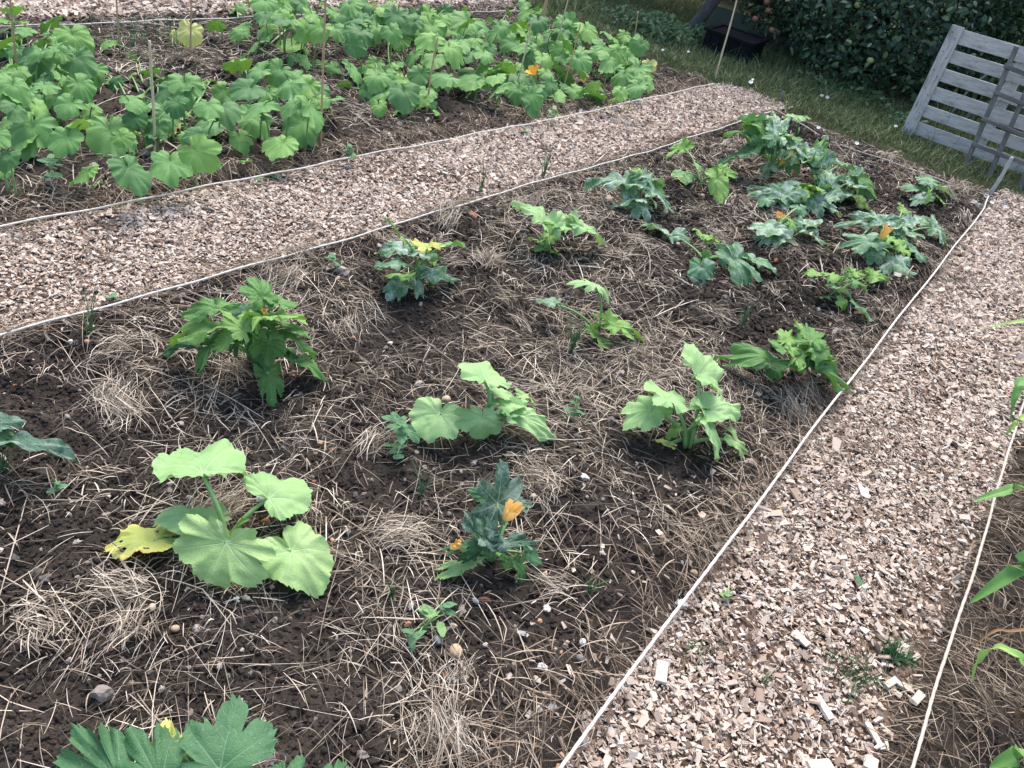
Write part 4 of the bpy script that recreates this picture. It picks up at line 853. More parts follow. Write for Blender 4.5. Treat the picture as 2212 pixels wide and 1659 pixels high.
stone(153, 742, 17, 'white', "pinkish white pebble near the left path string", .7, .2)
stone(189, 742, 15, 'orange', "pale orange pebble next to the pinkish white one", .7, .1)
stone(1734, 878, 17, 'slate', "small bluish chip on dark soil below the peach flowered courgette", .3, .3)
stone(1473, 1218, 15, 'slate', "slate chip left of the right string in the middle", .3, .3, asp=.5)
stone(1497, 1241, 20, 'tan', "round tan pebble beside the right string", .7, .08)
stone(1469, 1308, 36, 'white', "large white flint pressed against the right string", .5, .25)
stone(1116, 1251, 18, 'buff', "beige cobble under the lower leaves of the veined courgette", .7, .12)
stone(1175, 1246, 26, 'buff', "cream flint pair right of the veined courgette", .5, .25, asp=.5)
stone(843, 744, 16, 'white', "triangular white chip on bare soil left of the lanky courgette", .3, .3)
stone(945, 1388, 24, 'grey', "dark round clod like stone left of the tan potato shaped stone", .8, .1)
# chunky wood blocks by the string
M['chunk'] = mat_simple("cut_wood", (.44, .37, .30), (.70, .63, .55), 60, .8, .2, .5, .003)
def chunk(px, py, lpx, wpx, adeg, label):
    P = at(px, py, 0); P = at(px, py, gh(P[0], P[1]) * .5 + .034); L = px2m(lpx, P); Wd = px2m(wpx, P)
    up = at(px, py - 20, P[2]) - P; up = nv(up); rt = np.array([up[1], -up[0], 0]); a = R(adeg); ax = math.cos(a) * up + math.sin(a) * rt; ay = np.array([ax[1], -ax[0], 0])
    v, f = box_vf((0, 0, 0), ax * L, ay * Wd, np.array([0, 0, Wd * .5]), Wd * .06)
    me = mesh("wood_block", v, f, M['chunk'], False); o = obj("wood_block", me, None, P); m = o.modifiers.new("b", 'BEVEL'); m.width = Wd * .06; m.segments = 2
    tag(o, label, "wood block", "big wood offcuts on the chips")
chunk(1428, 1452, 52, 26, 4, "large pale block of wood right of the bottom of the white string")
chunk(1925, 1475, 40, 14, 35, "long pale wood splinter lying near the right maize string")
chunk(1780, 1530, 52, 18, -35, "broad pale splinter on the lower chip path")
chunk(1890, 1590, 60, 12, -35, "long thin white splinter at the bottom of the chip path")
chunk(1730, 1380, 40, 16, -55, "white weathered wood piece in the middle of the chip path")
chunk(1982, 1508, 42, 17, 28, "pale split piece of wood left of the beige string")
chunk(1948, 1405, 36, 22, 15, "pale wood slab beside the grass tuft on the path")
chunk(1770, 1655, 60, 26, 60, "broad white offcut at the bottom edge of the path")
chunk(1880, 1650, 34, 24, 10, "square white offcut at the bottom edge near the string")

# ------------------------------------------------------------------ small weeds and grass tufts in the beds
M['weed'] = mat_leaf("weed_leaf", (.13, .28, .14), (.10, .23, .11), (.25, .40, .25)); M['weedl'] = mat_leaf("pale_weed_leaf", (.27, .44, .19), (.22, .38, .16), (.4, .55, .3))
M['blade'] = mat_island("grass_blade", [(0, (.035, .10, .045)), (.6, (.065, .16, .07)), (1, (.13, .24, .11))], .6, .25, .2)
M['stem_d'] = mat_simple("dark_grass_stem", (.035, .085, .04), (.06, .12, .05), 30, .6)
def weed(px, py, leaves, label, mat='weed', h=.06):
    b = at(px, py, 0); b = at(px, py, gh(b[0], b[1])); root = empty("weed", b, label, "weed", "weeds in the beds")
    for (x, y, z, ang, wpx, *mm) in leaves:
        C = at(x, y, z + b[2]); L = px2m(wpx, C); up = at(x, y - 20, C[2]) - C; up = nv(up); rt = np.array([up[1], -up[0], 0]); a = R(ang); ax = math.sin(a) * up + math.cos(a) * rt; ax = nv(ax + np.array([0, 0, rng.normal(-.1, .2)]))
        leaf(root, b, C - ax * L * .45, C + ax * L * .55, L * .62, 'O', mm[0] if mm else mat, hi=False, sr=.0016, droop=.15, wave=.02, fold=.25)
weed(868, 950, [(838, 902, .08, 160, 32), (852, 895, .1, 120, 22), (872, 905, .12, 60, 26), (880, 930, .1, 0, 24), (868, 945, .09, -80, 42), (896, 945, .06, -40, 40), (845, 920, .09, 190, 24), (855, 965, .02, 180, 24), (838, 962, .02, 200, 22), (850, 975, .02, 200, 24), (866, 985, .02, 30, 22), (860, 915, .12, 90, 20), (874, 918, .12, -20, 22)], "leafy green weed with oval leaves growing against the mid bed squash")
weed(912, 1365, [(915, 1318, .06, 150, 34, 'weedl'), (934, 1320, .06, -10, 30, 'weedl'), (955, 1308, .04, 90, 24), (978, 1305, .05, 20, 26), (978, 1325, .04, -20, 22), (876, 1362, .04, 160, 24), (912, 1366, .06, 40, 26), (955, 1364, .03, -80, 32, 'weedl'), (890, 1392, .02, -70, 26)], "cluster of pale bindweed seedlings above the tan stone")
weed(720, 575, [(708, 555, .05, 150, 20), (725, 558, .06, 40, 22), (716, 548, .07, 100, 20), (730, 570, .03, -10, 20)], "little green weed beside the near path string")
weed(245, 650, [(236, 640, .05, 150, 20), (255, 645, .05, 20, 24), (246, 635, .07, 80, 18), (262, 655, .03, -30, 18)], "small weed under the near path string at the left")
weed(112, 372, [(90, 345, .06, 160, 26), (112, 335, .1, 80, 24), (125, 355, .08, 20, 28), (105, 380, .02, 200, 30), (122, 378, .03, -20, 28), (112, 355, .1, 250, 22)], "grey green thistle seedling under the left pumpkin leaves")
weed(753, 340, [(745, 325, .05, 130, 22), (760, 320, .06, 50, 22), (765, 335, .04, 0, 22), (748, 342, .03, 190, 20), (755, 312, .08, 90, 18)], "greyish feathery weed on the far bed edge by the string")
weed(1197, 252, [(1190, 240, .06, 130, 16, 'weedl'), (1203, 238, .06, 50, 16, 'weedl'), (1207, 248, .04, 0, 16, 'weedl'), (1190, 250, .04, 190, 16, 'weedl'), (1198, 230, .09, 90, 16, 'weedl')], "yellow green bushy weed before the far bed's right end")
weed(1137, 290, [(1128, 283, .05, 140, 18), (1142, 287, .05, 20, 16), (1148, 296, .02, -30, 18)], "dark weed on the path edge under the far string")
weed(120, 1052, [(108, 1060, .04, 170, 24), (140, 1048, .05, 30, 24), (125, 1040, .06, 90, 18)], "two leaved seedling left of the nearest pale squash")
weed(1858, 1268, [(1850, 1250, .03, 130, 24), (1862, 1262, .03, -40, 26), (1870, 1280, .02, -60, 24), (1852, 1270, .02, 200, 20)], "dark leafy weed lying in the right chip path")
weed(1570, 1290, [(1560, 1284, .04, 150, 18, 'weedl'), (1578, 1285, .04, 30, 20, 'weedl'), (1572, 1276, .06, 90, 16, 'weedl')], "tiny bright seedling right of the white string")
weed(1240, 900, [(1225, 880, .06, 130, 24), (1245, 870, .08, 60, 26), (1255, 890, .05, 10, 22), (1232, 895, .04, 180, 20), (1245, 855, .09, 95, 20)], "grey green spindly weed between the two pale squashes")
weed(387, 383, [(375, 384, .02, 170, 18), (392, 380, .03, 30, 18), (402, 386, .02, -10, 16)], "flat green weed on the chip edge under the far string")
weed(590, 385, [(575, 380, .02, 170, 16), (600, 382, .02, 20, 18)], "tiny weed at the string below the third pumpkin plant")
weed(560, 393, [(552, 388, .03, 150, 16), (566, 390, .03, 10, 16)], "tiny leaf pair at the edge of the middle path chips")
weed(2000, 1072, [(1990, 1065, .02, 150, 18), (2008, 1075, .02, -30, 18)], "small green seedling in the right path under the maize", 'weedl')
def grassblades(x, y, h, wd, lean, zf, K=4):
    n = len(x); yaw = rng.uniform(0, 6.3, n); la = rng.uniform(0, 6.3, n); t = np.linspace(0, 1, K); V = np.empty((n, K, 2, 3)); z0 = zf(x, y) - .005
    dx = np.cos(la) * lean; dy = np.sin(la) * lean
    for k in range(K):
        cx = x + dx * h * t[k] ** 2; cy = y + dy * h * t[k] ** 2; cz = z0 + h * (t[k] - .28 * lean * t[k] ** 2)
        ww = wd * (1 - t[k] ** 1.6) + .0002
        for s, sg in ((0, -1), (1, 1)):
            V[:, k, s, 0] = cx + sg * np.cos(yaw) * ww; V[:, k, s, 1] = cy + sg * np.sin(yaw) * ww; V[:, k, s, 2] = cz
    i = np.arange(n)[:, None] * K * 2; k = np.arange(K - 1)[None] * 2
    F = np.stack([i + k, i + k + 1, i + k + 3, i + k + 2], -1).reshape(-1, 4)
    return V.reshape(-1, 3), F
def tuft(px, py, n, h, spread, label, mat='blade', lean=.6, wd=.0018):
    if n <= 20: spread = min(spread, .004)
    P = at(px, py, 0); x = P[0] + rng.normal(0, spread, n); y = P[1] + rng.normal(0, spread, n)
    V, F = grassblades(x, y, h * rng.uniform(.5, 1.1, n), wd * rng.uniform(.6, 1.2, n), rng.uniform(.1, lean, n), lambda a, b: GH(a, b) + .012, 5)
    z = gh(P[0], P[1]); b = np.array([P[0], P[1], z])
    rv = np.array(I1[0]) * np.array([spread * 2.2, spread * 2.2, .012]) + b; rv[:, 2] += GH(rv[:, 0], rv[:, 1]) - z - .012; rf = np.array(I1[1]); F = np.concatenate([F, np.concatenate([rf, rf[:, 2:]], 1) + len(V)]) if False else F
    o = obj("grass_tuft", mesh("grass_tuft", V - b, F, M[mat]), None, b); tag(o, label, "grass tuft", "grass tufts in beds and paths")
tuft(1921, 1425, 260, .062, .018, "round green grass tuft in the right chip path", lean=1.0)
tuft(1222, 790, 16, .22, .015, "tall dark grass blades between the lanky courgette and the pale squash", 'blade', .5, .0026)
tuft(1590, 730, 16, .13, .015, "dark grass tuft left of the peach flowered courgette", 'blade', .6)
tuft(1172, 395, 10, .24, .012, "tall thin weed stalks at the near path string", 'blade', .4, .0026)
tuft(1037, 425, 10, .2, .012, "thin grass stalks on the path edge behind the small courgette", 'blade', .4, .002)
tuft(1775, 850, 14, .12, .014, "grass blades at the string under the peach flowered courgette", 'blade', .7)
tuft(582, 770, 2, .30, .003, "dark upright grass stem in front of the bushy courgette", 'stem_d', .12, .0028)
tuft(205, 760, 10, .2, .02, "thin grey green grass stalks at the left by the near string", 'blade', .6)
tuft(1820, 1470, 60, .10, .03, "sparse grass growing through the lower chip path", 'blade', 1.0)
tuft(1490, 1420, 50, .05, .02, "short grass tuft in the bed edge beside the big wood block", 'blade', 1.0)
tuft(1265, 1300, 14, .08, .012, "small grass tuft on soil left of the right string", 'blade', .9)
tuft(840, 1310, 12, .08, .012, "feathery grass sprig left of the pale seedlings", 'blade', .9)
tuft(905, 1085, 12, .1, .015, "thin grass sprig left of the veined courgette", 'blade', .9)
tuft(1640, 1490, 12, .06, .01, "little grass blades in the chips at lower centre", 'blade', .9)
tuft(925, 640, 14, .07, .01, "grass blades under the yellow topped courgette", 'blade', .7)
tuft(20, 1060, 20, .1, .02, "grass tuft under the spotted leaf at the left edge", 'blade', .8)
for (px, py, lb) in ((250, 120, "thin dry grass stalks at the back string beside the left pumpkins"), (330, 95, "dry grass stalks behind the second cane")): tuft(px, py, 40, .22, .12, lb, 'blade', .5)

# ------------------------------------------------------------------ rough grass strip (stuff)
M['grass'] = mat_island("rough_grass", [(0, (.055, .10, .04)), (.45, (.115, .175, .07)), (.75, (.19, .23, .105)), (.9, (.30, .29, .17)), (1, (.50, .45, .31))], .7, .2, .15)
n = 90000; x = rng.uniform(-6.5, 1.6, n); y = 6.5 + 3.6 * rng.uniform(0, 1, n) ** 1.4
k = visible(x, y, 60) & (y > jag(x) - .02 + .0 * x) & (rng.uniform(0, 1, n) < np.clip((y - jag(x)) / .2 + .15, 0, 1) * (.45 + .8 * vn(x * 3, y * 3, 91))); x, y = x[k], y[k]; n = len(x)
addm(*grassblades(x, y, rng.uniform(.03, .10, n) * (.6 + .8 * vn(x * 2, y * 2, 92)), rng.uniform(.0022, .0045, n), rng.uniform(.2, 1.3, n), lawnz))
n = 900; x = rng.uniform(-5.5, 1.4, n); y = 6.75 + 1.5 * rng.uniform(0, 1, n); k = visible(x, y); x, y = x[k], y[k]; n = len(x)
addm(*grassblades(x, y, rng.uniform(.12, .26, n), np.full(n, .002), rng.uniform(.2, .9, n), lawnz, 4))
x = rng.uniform(-1.3, .6, 260); y = rng.uniform(7.35, 8.3, 260); addm(*grassblades(x, y, rng.uniform(.25, .75, 260), np.full(260, .0025), rng.uniform(.1, .6, 260), lawnz, 4))
flush("rough_grass", M['grass'], "rough uncut grass between the beds and the hedge", "grass")

# ------------------------------------------------------------------ trees, hedge, shrubs
def cards(P, N, size, fold=.25):
    n = len(P); N = N / (np.linalg.norm(N, axis=1, keepdims=True) + 1e-9)
    A = np.cross(N, rng.normal(0, 1, (n, 3))); A /= np.linalg.norm(A, axis=1, keepdims=True) + 1e-9; B = np.cross(N, A)
    L = size * np.exp(rng.normal(0, .25, n)); Wd = L * rng.uniform(.35, .6, n)
    prof = [(0, 0), (.25, .75), (.6, .9), (1, 0)]
    V = np.empty((n, 6, 3))
    V[:, 0] = P; V[:, 5] = P + A * L[:, None] - N * (L * .2)[:, None]
    for q, (u, wv) in enumerate(((.3, .9), (.68, .8))):
        V[:, 1 + q * 2] = P + A * (u * L)[:, None] + B * (wv * Wd * .5)[:, None] + N * (fold * Wd * .5)[:, None]
        V[:, 2 + q * 2] = P + A * (u * L)[:, None] - B * (wv * Wd * .5)[:, None] + N * (fold * Wd * .5)[:, None]
    f = np.array([(0, 2, 1, 1), (1, 2, 4, 3), (3, 4, 5, 5)])
    tri = np.array([(0, 2, 1), (1, 2, 4), (1, 4, 3), (3, 4, 5)])
    return V.reshape(-1, 3), (np.arange(n)[:, None, None] * 6 + tri[None]).reshape(-1, 3)
M['hedge'] = mat_island("hedge_leaf", [(0, (.014, .036, .026)), (.45, (.028, .066, .042)), (.8, (.06, .125, .062)), (.94, (.13, .22, .10)), (1, (.32, .40, .27))], .45, .4, .15)
M['hedge2'] = mat_island("green_shrub_leaf", [(0, (.045, .09, .035)), (.5, (.08, .15, .06)), (.9, (.14, .23, .09)), (1, (.26, .34, .17))], .5, .35, .2)
M['nettle'] = mat_island("nettle_leaf", [(0, (.035, .09, .04)), (.6, (.06, .14, .06)), (1, (.10, .2, .08))], .5, .3, .2)
M['bark'] = mat_simple("bark", (.05, .05, .05), (.13, .13, .13), 12, .9, .1, .9, .02)
M['apple'] = mat_simple("apple_skin", (.25, .085, .07), (.33, .17, .12), 8, .4, .4, .1, .002); M['appleg'] = mat_simple("green_apple_skin", (.25, .34, .10), (.36, .42, .16), 8, .4, .4, .1, .002)
def crownmesh(b, c, rad, n, size, mat, shell=.35, low=0.):
    d = rng.normal(0, 1, (n, 3)); d /= np.linalg.norm(d, axis=1, keepdims=True)
    k = 1 - shell * rng.uniform(0, 1, n) ** 1.5
    k *= .82 + .36 * vn(d[:, 0] * 3 + 10 + d[:, 2] * 2, d[:, 1] * 3 + d[:, 2] * 2.4, 17)
    P = np.asarray(c) + d * np.asarray(rad) * k[:, None]; lo = rng.uniform(.02, .12, n)
    P[:, 2] = np.where(P[:, 2] < low, low + lo + .3 * rng.uniform(0, 1, n), P[:, 2])
    N = d + rng.normal(0, .55, (n, 3)) + np.array([0, 0, .5])
    V, F = cards(P, N, size); return mesh("crown", V - np.asarray(b), F, mat, False)
def tree(name, b, c, rad, n, size, mat, label, trunk, cat="tree", low=0., shell=.35):
    root = empty(name, b, label, cat); obj("crown", crownmesh(b, c, rad, n, size, M[mat], shell, low), root)
    parts = []
    for P, r0, r1 in trunk: parts.append(tube_vf(np.asarray(P, float), np.linspace(r0, r1, len(P)), 9))
    V, F = join(parts); obj("trunk", mesh("trunk", V, F, M['bark']), root); return root
def limbs(h, r, k, spread):
    out = [([(0, 0, -.1), (.03, .02, h * .3), (-.02, .03, h * .6), (.0, .0, h)], r, r * .5)]
    for i in range(k):
        a = 6.28 * i / k + rng.uniform(0, 1); z = h * rng.uniform(.25, .7); s = spread * rng.uniform(.6, 1)
        out.append(([(0, 0, z), (math.cos(a) * s * .5, math.sin(a) * s * .5, z + h * .1), (math.cos(a) * s, math.sin(a) * s, z + h * rng.uniform(-.1, .3))], r * .5, r * .15))
    return out
ap = tree("apple_tree", (-2.5, 9.2, 0), (-2.5, 9.2, 1.15), (1.55, 1.45, 1.45), 26000, .062, 'hedge', "dense dark apple tree with leaves to the ground and a few red apples", limbs(2.0, .09, 9, 1.1), "apple tree", .03)
def apple(px, py, y, col):
    d = ray(px, py); t = y / d[1]; P = np.array([0, 0, CAM_H]) + d * t; r = .030; v = np.array(I2[0]); v = v * r * (1 - .25 * np.exp(-((v[:, 2] - 1) / .25) ** 2))[:, None] - 0
    o = obj("apple", mesh("apple", v, np.array(I2[1]), M[col]), ap, P - np.array(ap.location)); return o
for px, py, y, c in ((1632, 40, 8.0, 'apple'), (1660, 22, 8.05, 'apple'), (1668, 64, 8.0, 'apple'), (1657, 3, 8.05, 'apple'), (1833, 91, 7.85, 'appleg'), (1853, 10, 7.9, 'appleg'), (1880, 130, 7.85, 'appleg')): apple(px, py, y, c)
tree("shrub", (-.6, 9.8, 0), (-.7, 9.7, .9), (1.5, .9, 1.5), 15000, .062, 'hedge2', "lighter green shrub behind the pallet at the top right", limbs(1.6, .04, 8, .8), "shrub", .02)
lt = at(1478, 88, 0)
tree("dark_tree", lt, (lt[0] - .5, lt[1] + 1.0, 1.6), (2.3, 1.2, 1.2), 12000, .08, 'hedge', "shaded tree with a leaning grey trunk behind the black box", [([(0, 0, -.1), (.05, .02, .15), (.16, .0, .4), (.26, .05, .7), (.35, .1, 1.2), (.3, .2, 2)], .07, .045), ([(.26, .05, .7), (-.2, .2, 1.1), (-.6, .3, 1.6)], .035, .02)], "tree", .35)
tree("shrub", (1.6, 9.3, 0), (1.7, 9.4, .8), (1.2, .9, 1.3), 8000, .06, 'hedge2', "green shrub beyond the trellis at the right edge", limbs(1.4, .04, 6, .7), "shrub", .02)
hb = np.array([-3., 11.3, 0]); n = 34000
P = np.stack([rng.uniform(-12, 4.5, n), 11.0 - .4 * vn(np.linspace(0, 60, n), np.zeros(n), 5) + rng.uniform(0, 1, n) ** 2 * .9, 2.6 * rng.uniform(0, 1, n)], -1)
V, F = cards(P, np.stack([rng.normal(0, .6, n), rng.normal(-1, .6, n), rng.normal(.5, .6, n)], -1), .10)
o = empty("hedge", hb, "long dark hedge closing the garden behind the trees", "hedge"); obj("foliage", mesh("foliage", V - hb, F, M['hedge'], False), o)
V, F = join([tube_vf(np.array([[xx, 11.6, -.1], [xx + .05, 11.6, 1], [xx, 11.65, 2.2]]) - hb, [.05, .04, .02], 6) for xx in np.arange(-12, 4.5, .8)]); obj("stems", mesh("stems", V, F, M['bark']), o)
def clump(px, py, n, spread, h, size, mat, label, name="nettle_clump", cat="nettles"):
    b = at(px, py, 0); a = rng.uniform(0, 6.3, n); r = spread * np.sqrt(rng.uniform(0, 1, n))
    P = np.stack([b[0] + r * np.cos(a), b[1] + r * np.sin(a) * .7, h * (1 - .5 * (r / spread) ** 2) * rng.uniform(.1, 1, n)], -1)
    root = empty(name, b, label, cat); V, F = cards(P, np.stack([rng.normal(0, .5, n), rng.normal(-.5, .5, n), rng.normal(.9, .3, n)], -1), size); obj("foliage", mesh("foliage", V - b, F, M[mat], False), root)
    V, F = join([tube_vf(np.array([[0, 0, -.02], [P[i, 0] - b[0], P[i, 1] - b[1], P[i, 2] * .6], [P[i, 0] - b[0], P[i, 1] - b[1], P[i, 2]]]), [.004, .003, .002], 5) for i in range(min(n, 14))]); obj("stems", mesh("stems", V, F, M['nettle']), root)
clump(1425, 88, 420, .35, .26, .055, 'nettle', "patch of nettles left of the black box")
clump(1490, 100, 260, .22, .22, .055, 'nettle', "small nettle clump touching the left side of the black box")
clump(1355, 62, 300, .35, .2, .05, 'nettle', "low nettles in shade beyond the far bed corner")
clump(1950, 285, 200, .2, .16, .045, 'nettle', "leafy weeds at the left foot of the pallet", "leafy_weeds", "weeds")
clump(1760, 195, 260, .3, .12, .05, 'hedge2', "low weeds under the front of the apple tree", "leafy_weeds", "weeds")
clump(1860, 225, 260, .3, .14, .05, 'hedge2', "low weeds between the apple tree and the pallet", "leafy_weeds", "weeds")

# ------------------------------------------------------------------ pallet, trellis, box
def woodmat(name, c1, c2, c3):
    n = NT(name); oc = n.objco(); mp = n.n("ShaderNodeMapping"); n.l(oc, mp.inputs[0]); mp.inputs["Scale"].default_value = (1, 6, 6)
    g = n.noise(9, 6, .7, mp.outputs[0]); c = n.ramp(g, [(.3, c1), (.5, c2), (.72, c3)])
    c = n.mix(n.math('MULTIPLY', n.rand(), .35), c, n.mix(1., c, (.6, .62, .64), 'MULTIPLY'))
    st = n.ramp(n.noise(4, 5, .7, oc), [(.55, (0, 0, 0)), (.68, (1, 1, 1))]); c = n.mix(n.math('MULTIPLY', st, .55), c, (.12, .13, .12))
    return n.bsdf(c, .85, .2, g, .5, .004)
M['pallet'] = woodmat("grey_pallet_wood", (.30, .285, .275), (.55, .53, .515), (.70, .675, .655)); M['trell'] = woodmat("weathered_trellis", (.08, .08, .078), (.16, .155, .15), (.26, .25, .24))
M['nail'] = mat_simple("rusty_nail", (.05, .035, .03), (.09, .06, .05), 40)
pb = at(1946, 285, .03); pr = at(2095, 347, .03)     # left and right foot of the pallet
tilt = .12
U = nv(np.append((pr - pb)[:2], 0)); Up = nv(np.array([U[1] * -tilt, U[0] * tilt, 1.]) - U * 0); Nn = nv(np.cross(U, Up)); HP = .98; WP = 1.15
# lean the up-vector until the left edge meets its corner in the photo
def solve_up():
    best = None
    for h in np.arange(.75, 1.15, .01):
        q = at(2050, 50, pb[2] + h) if h < 1.5 else None; v = q - pb; l = np.linalg.norm(v); lat = abs(v @ U) + max(0, -(v @ np.cross([0, 0, 1], U))) * .5
        if best is None or lat < best[0]: best = (lat, v)
    return best[1]
v = solve_up(); HP = np.linalg.norm(v); Up = nv(v - U * (v @ U) * .5); U = nv(U - Up * (U @ Up)); Nn = np.cross(U, Up)
if Nn[1] > 0: Nn = -Nn
root = empty("wooden_pallet", pb, "weathered grey wooden pallet leaning on edge before the shrubs", "pallet")
def board(root, name, c, lx, ly, t, along, mat, other):
    W3 = np.cross(along, other); vx, f = box_vf((0, 0, 0), (lx, 0, 0), (0, ly, 0), (0, 0, t), .0015)
    me = mesh(name, vx, f, M[mat], False); o = bpy.data.objects.new(name, me); COL.objects.link(o); o.parent = root
    m = Matrix([[along[i], other[i], W3[i], c[i] - root.location[i]] for i in range(3)] + [[0, 0, 0, 1]]); o.matrix_local = m
    bv = o.modifiers.new("bevel", 'BEVEL'); bv.width = .003; bv.segments = 2; return o
nb = 6
def pp(u, v_, d=0): return pb + U * u + Up * v_ - Nn * d * -1
for i in range(nb):
    vv = .07 + (HP - .14) * i / (nb - 1); wdt = [.104, .094, .1, .098, .094, .105][i]
    b_ = board(root, "board", pp(WP / 2 + .012, vv, .0), WP - .03, wdt, .018, U, 'pallet', Up)
for u in (.055, WP - .06, WP * .52):
    front = u < .1
    board(root, "side_rail", pp(u, HP / 2, .020 if front else -.045), HP, .10 if front else .09, .022 if front else .07, Up, 'pallet', U)
for i in range(nb):
    vv = .07 + (HP - .14) * i / (nb - 1); vs_, fs_ = [], []
    V, F = join([tube_vf(np.array([pp(.035 + du, vv + dv, .0315), pp(.035 + du, vv + dv, .0345)]) - pb, .004, 8) for du, dv in ((0, .02), (.04, -.02))]); obj("nail_heads", mesh("nail_heads", V, F, M['nail']), root)
# trellis
def on_vertical(px, py, P0, nrm):
    d = ray(px, py); o_ = np.array([0, 0, CAM_H]); t = ((P0 - o_) @ nrm) / (d @ nrm); return o_ + d * t
tb = at(2084, 372, .0); tn = nv(Nn * np.array([1, 1, 0]) + np.array([0, 0, .16])); root = empty("trellis", tb, "old weathered wooden trellis leaning in front of the pallet's right side", "trellis")
def tbar(a, b, wd, name):
    A = on_vertical(*a, tb, tn); B = on_vertical(*b, tb, tn); ax = nv(B - A); L = np.linalg.norm(B - A); ot = nv(np.cross(tn, ax)); off_ = tn * (.012 if name == "crossbar" else -.012)
    board(root, name, (A + B) / 2 + off_, L, wd, .02, ax, 'trell', ot)
tbar((2079, 368), (2196, 100), .035, "upright"); tbar((2132, 388), (2250, 120), .035, "upright"); tbar((2200, 412), (2310, 150), .035, "upright")
for a, b in (((2170, 141), (2300, 196)), ((2148, 199), (2290, 258)), ((2122, 256), (2270, 316)), ((2100, 310), (2250, 368))): tbar(a, b, .03, "crossbar")
# white board behind the trellis
bp = at(2205, 300, .0) + np.array([.1, .45, 0]); root = empty("grey_planks", bp, "stack of grey planks standing behind the trellis", "planks")
for k in range(4): board(root, "plank", bp + np.array([k * .17, .02 * k, .42]), .84, .14, .02, nv(np.array([.12, .18, 1.])), 'pallet', np.array([1., .1, -.14]) / np.linalg.norm([1., .1, -.14]))
# storage box behind pallet and hoop
M['dkbox'] = mat_simple("dark_plastic", (.005, .006, .009), (.011, .012, .017), 8, .8, .12, .2, .004); M['greyb'] = mat_simple("grey_plastic", (.12, .12, .13), (.18, .18, .19), 8, .6, .3, .2, .004)
M['blue'] = mat_simple("blue_pipe", (.03, .10, .20), (.06, .15, .27), 8, .4, .4, .1, .002); M['pgrey'] = mat_simple("grey_pipe", (.34, .40, .42), (.46, .52, .54), 8, .5, .3, .1, .002)
def tub(c, ax, ay, h, mat, label, name, cat, rim=.03):
    root = empty(name, c, label, cat); ax = np.asarray(ax, float); ay = np.asarray(ay, float); z = np.array([0, 0, 1.])
    lx, ly = np.linalg.norm(ax), np.linalg.norm(ay); ux, uy = ax / lx, ay / ly; parts = []
    for s in (-1, 1):
        parts.append(box_vf(ux * s * (lx / 2 - .01) + z * h / 2, ux * .02, ay - uy * .04, z * h)); parts.append(box_vf(uy * s * (ly / 2 - .01) + z * h / 2, ax, uy * .02, z * h))
    for k in np.linspace(-.4, .4, 5): parts.append(box_vf(ux * lx * k - uy * (ly / 2 + .006) + z * h * .45, ux * .025, uy * .016, z * h * .85))
    V, F = join(parts); obj("body", mesh("body", V, F, M[mat], False), root)
    parts = []
    for s in (-1, 1): parts.append(box_vf(ux * s * (lx / 2) + z * (h + .012), ux * .05, ay + uy * .05, z * .024)); parts.append(box_vf(uy * s * (ly / 2) + z * (h + .0125), ax - ux * .05, uy * .05, z * .022))
    parts.append(box_vf(z * (h + .004), ax * .95, ay * .95, z * .012))
    V, F = join(parts); obj("lid", mesh("lid", V, F, M[mat], False), root)
    return root
c0, c1 = at(1510, 116, 0), at(1606, 150, 0); ax = c1 - c0; ay = nv(np.array([-ax[1], ax[0], 0])) * .45
tub((c0 + c1) / 2 + ay / 2, ax, ay, .22, 'dkbox', "low black plastic box in the shade below the apple tree", "black_box", "box")
tub(at(2110, 285, 0) + np.array([.15, .75, 0]), (.5, .1, 0), (-.08, .4, 0), .42, 'greyb', "grey plastic crate seen through the pallet slats", "grey_crate", "crate")
c = at(1515, 92, 0) + np.array([.1, .8, 0]); root = empty("plank_edging", c, "dark green plank edging behind the black box", "planks")
M['gplank'] = mat_simple("green_plank", (.05, .08, .07), (.09, .12, .10), 10, .8); board(root, "plank", c + np.array([.2, .0, .13]), 1.3, .26, .03, nv(np.array([1., .1, 0])), 'gplank', np.array([0, 0, 1.]))
hc = at(2060, 290, 0) + np.array([-.05, .5, 0]); t = np.linspace(0, math.pi, 24); P = np.stack([.35 * np.cos(t + math.pi) + .2, .12 * np.cos(t), .62 * np.sin(t)], -1)
V, F = tube_vf(P, .012, 8); tag(obj("pipe_hoop", mesh("pipe_hoop", V, F, M['pgrey']), None, hc), "grey plastic pipe hoop behind the pallet", "hoop")
V, F = tube_vf(np.array([[0, 0, .0], [.05, .02, .12], [.14, .03, .22], [.25, .04, .27]]), .018, 8); tag(obj("blue_pipe", mesh("blue_pipe", V, F, M['blue']), None, hc + np.array([-.02, -.1, 0])), "short blue pipe behind the pallet slats", "pipe")

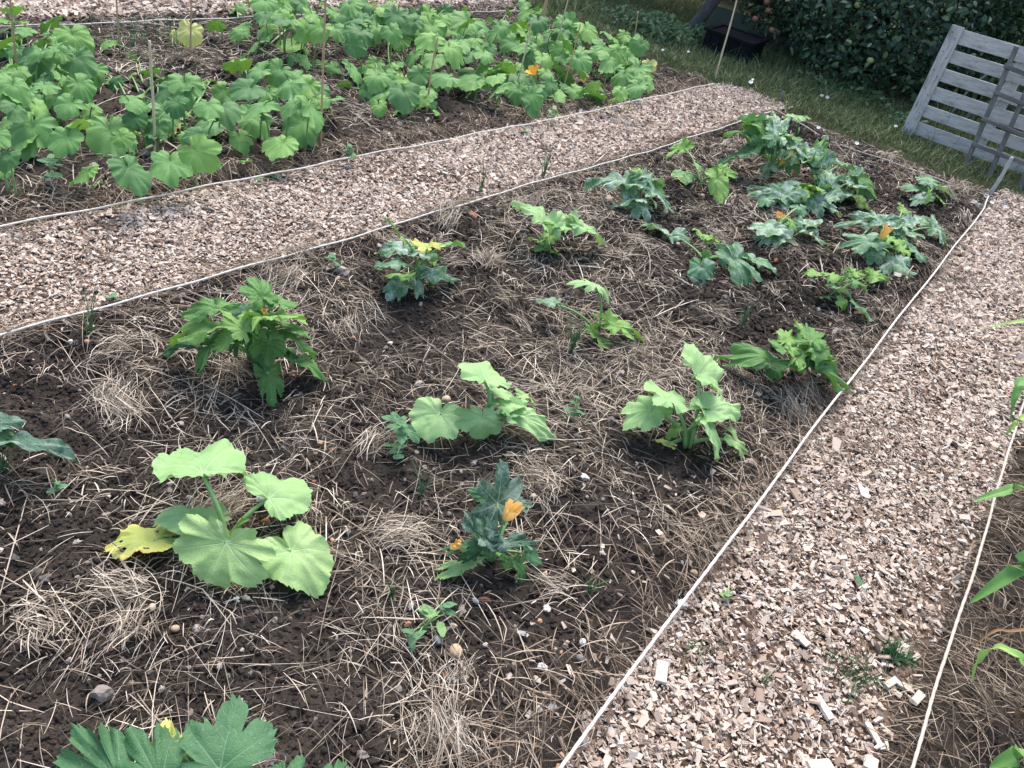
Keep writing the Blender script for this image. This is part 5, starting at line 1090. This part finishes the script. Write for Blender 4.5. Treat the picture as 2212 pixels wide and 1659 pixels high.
# ------------------------------------------------------------------ white flowers in the grass
M['wpetal'] = mat_simple("white_petal", (.85, .86, .86), (.92, .92, .92), 30, .6, .2, .1, .001, trans=.2); M['wstem'] = mat_simple("flower_stem", (.05, .12, .05), (.08, .16, .06), 20)
def wflower(px, py, h, size, label):
    P = at(px, py, h); root = empty("white_flower", (P[0], P[1], 0), label, "flower", "white flowers in the grass")
    V, F = tube_vf(np.array([[0, 0, -.01], [.004, .003, h * .5], [0, 0, h]]), .0018, 5); obj("stem", mesh("stem", V, F, M['wstem']), root)
    r = px2m(size, P) / 2; na = 30; V = [(0, 0, -.2 * r)]; d = np.array([.1, -.6, .8])
    for i in (1, 2, 3):
        for j in range(na):
            a = 6.2832 * j / na; q = r * i / 3 * (1 - .12 * (i == 3) * (1 - abs(math.cos(2.5 * a)))); V.append((q * math.cos(a), q * math.sin(a), .3 * r * (i / 3) ** 2))
    F = [(0, 1 + j, 1 + (j + 1) % na) for j in range(na)] + [(1 + i * na + j, 1 + (i + 1) * na + j, 1 + (i + 1) * na + (j + 1) % na, 1 + i * na + (j + 1) % na) for i in range(2) for j in range(na)]
    V = np.array(V); o = obj("petals", mesh("petals", V, F, M['wpetal']), root, (0, 0, h)); o.rotation_euler = Vector((.05, -.55, .85)).to_track_quat('Z', 'Y').to_euler()
for px, py, h, s, lb in ((1487, 112, .08, 6, "white flower left of the black box"), (1432, 108, .08, 6, "white flower in the grass before the nettle patch"), (1622, 178, .08, 10, "white flower in the grass right of the long pale cane"), (1626, 172, .1, 6, "smaller white flower above the one right of the long cane"),
    (1741, 72, .35, 7, "white bindweed flower high in the apple tree leaves"), (1775, 207, .07, 8, "left white flower of the pair under the apple tree"), (1787, 211, .07, 9, "right white flower of the pair under the apple tree"), (1768, 276, .06, 8, "white flower at the far bed edge string"),
    (1851, 310, .06, 9, "white flower beside the bed's far string, right half"), (2053, 298, .1, 9, "white flower in front of the pallet's lowest board"), (2123, 298, .1, 8, "white flower at the foot of the trellis"), (1935, 273, .08, 8, "white flower at the pallet's left foot"),
    (2131, 424, .05, 11, "white flower at the end of the right string"), (2143, 437, .04, 9, "white flower just right of the grey stake"), (2171, 448, .03, 9, "rightmost white flower near the chips"), (1432, 107, .05, 0, "")):
    if s: wflower(px, py, h, s, lb)
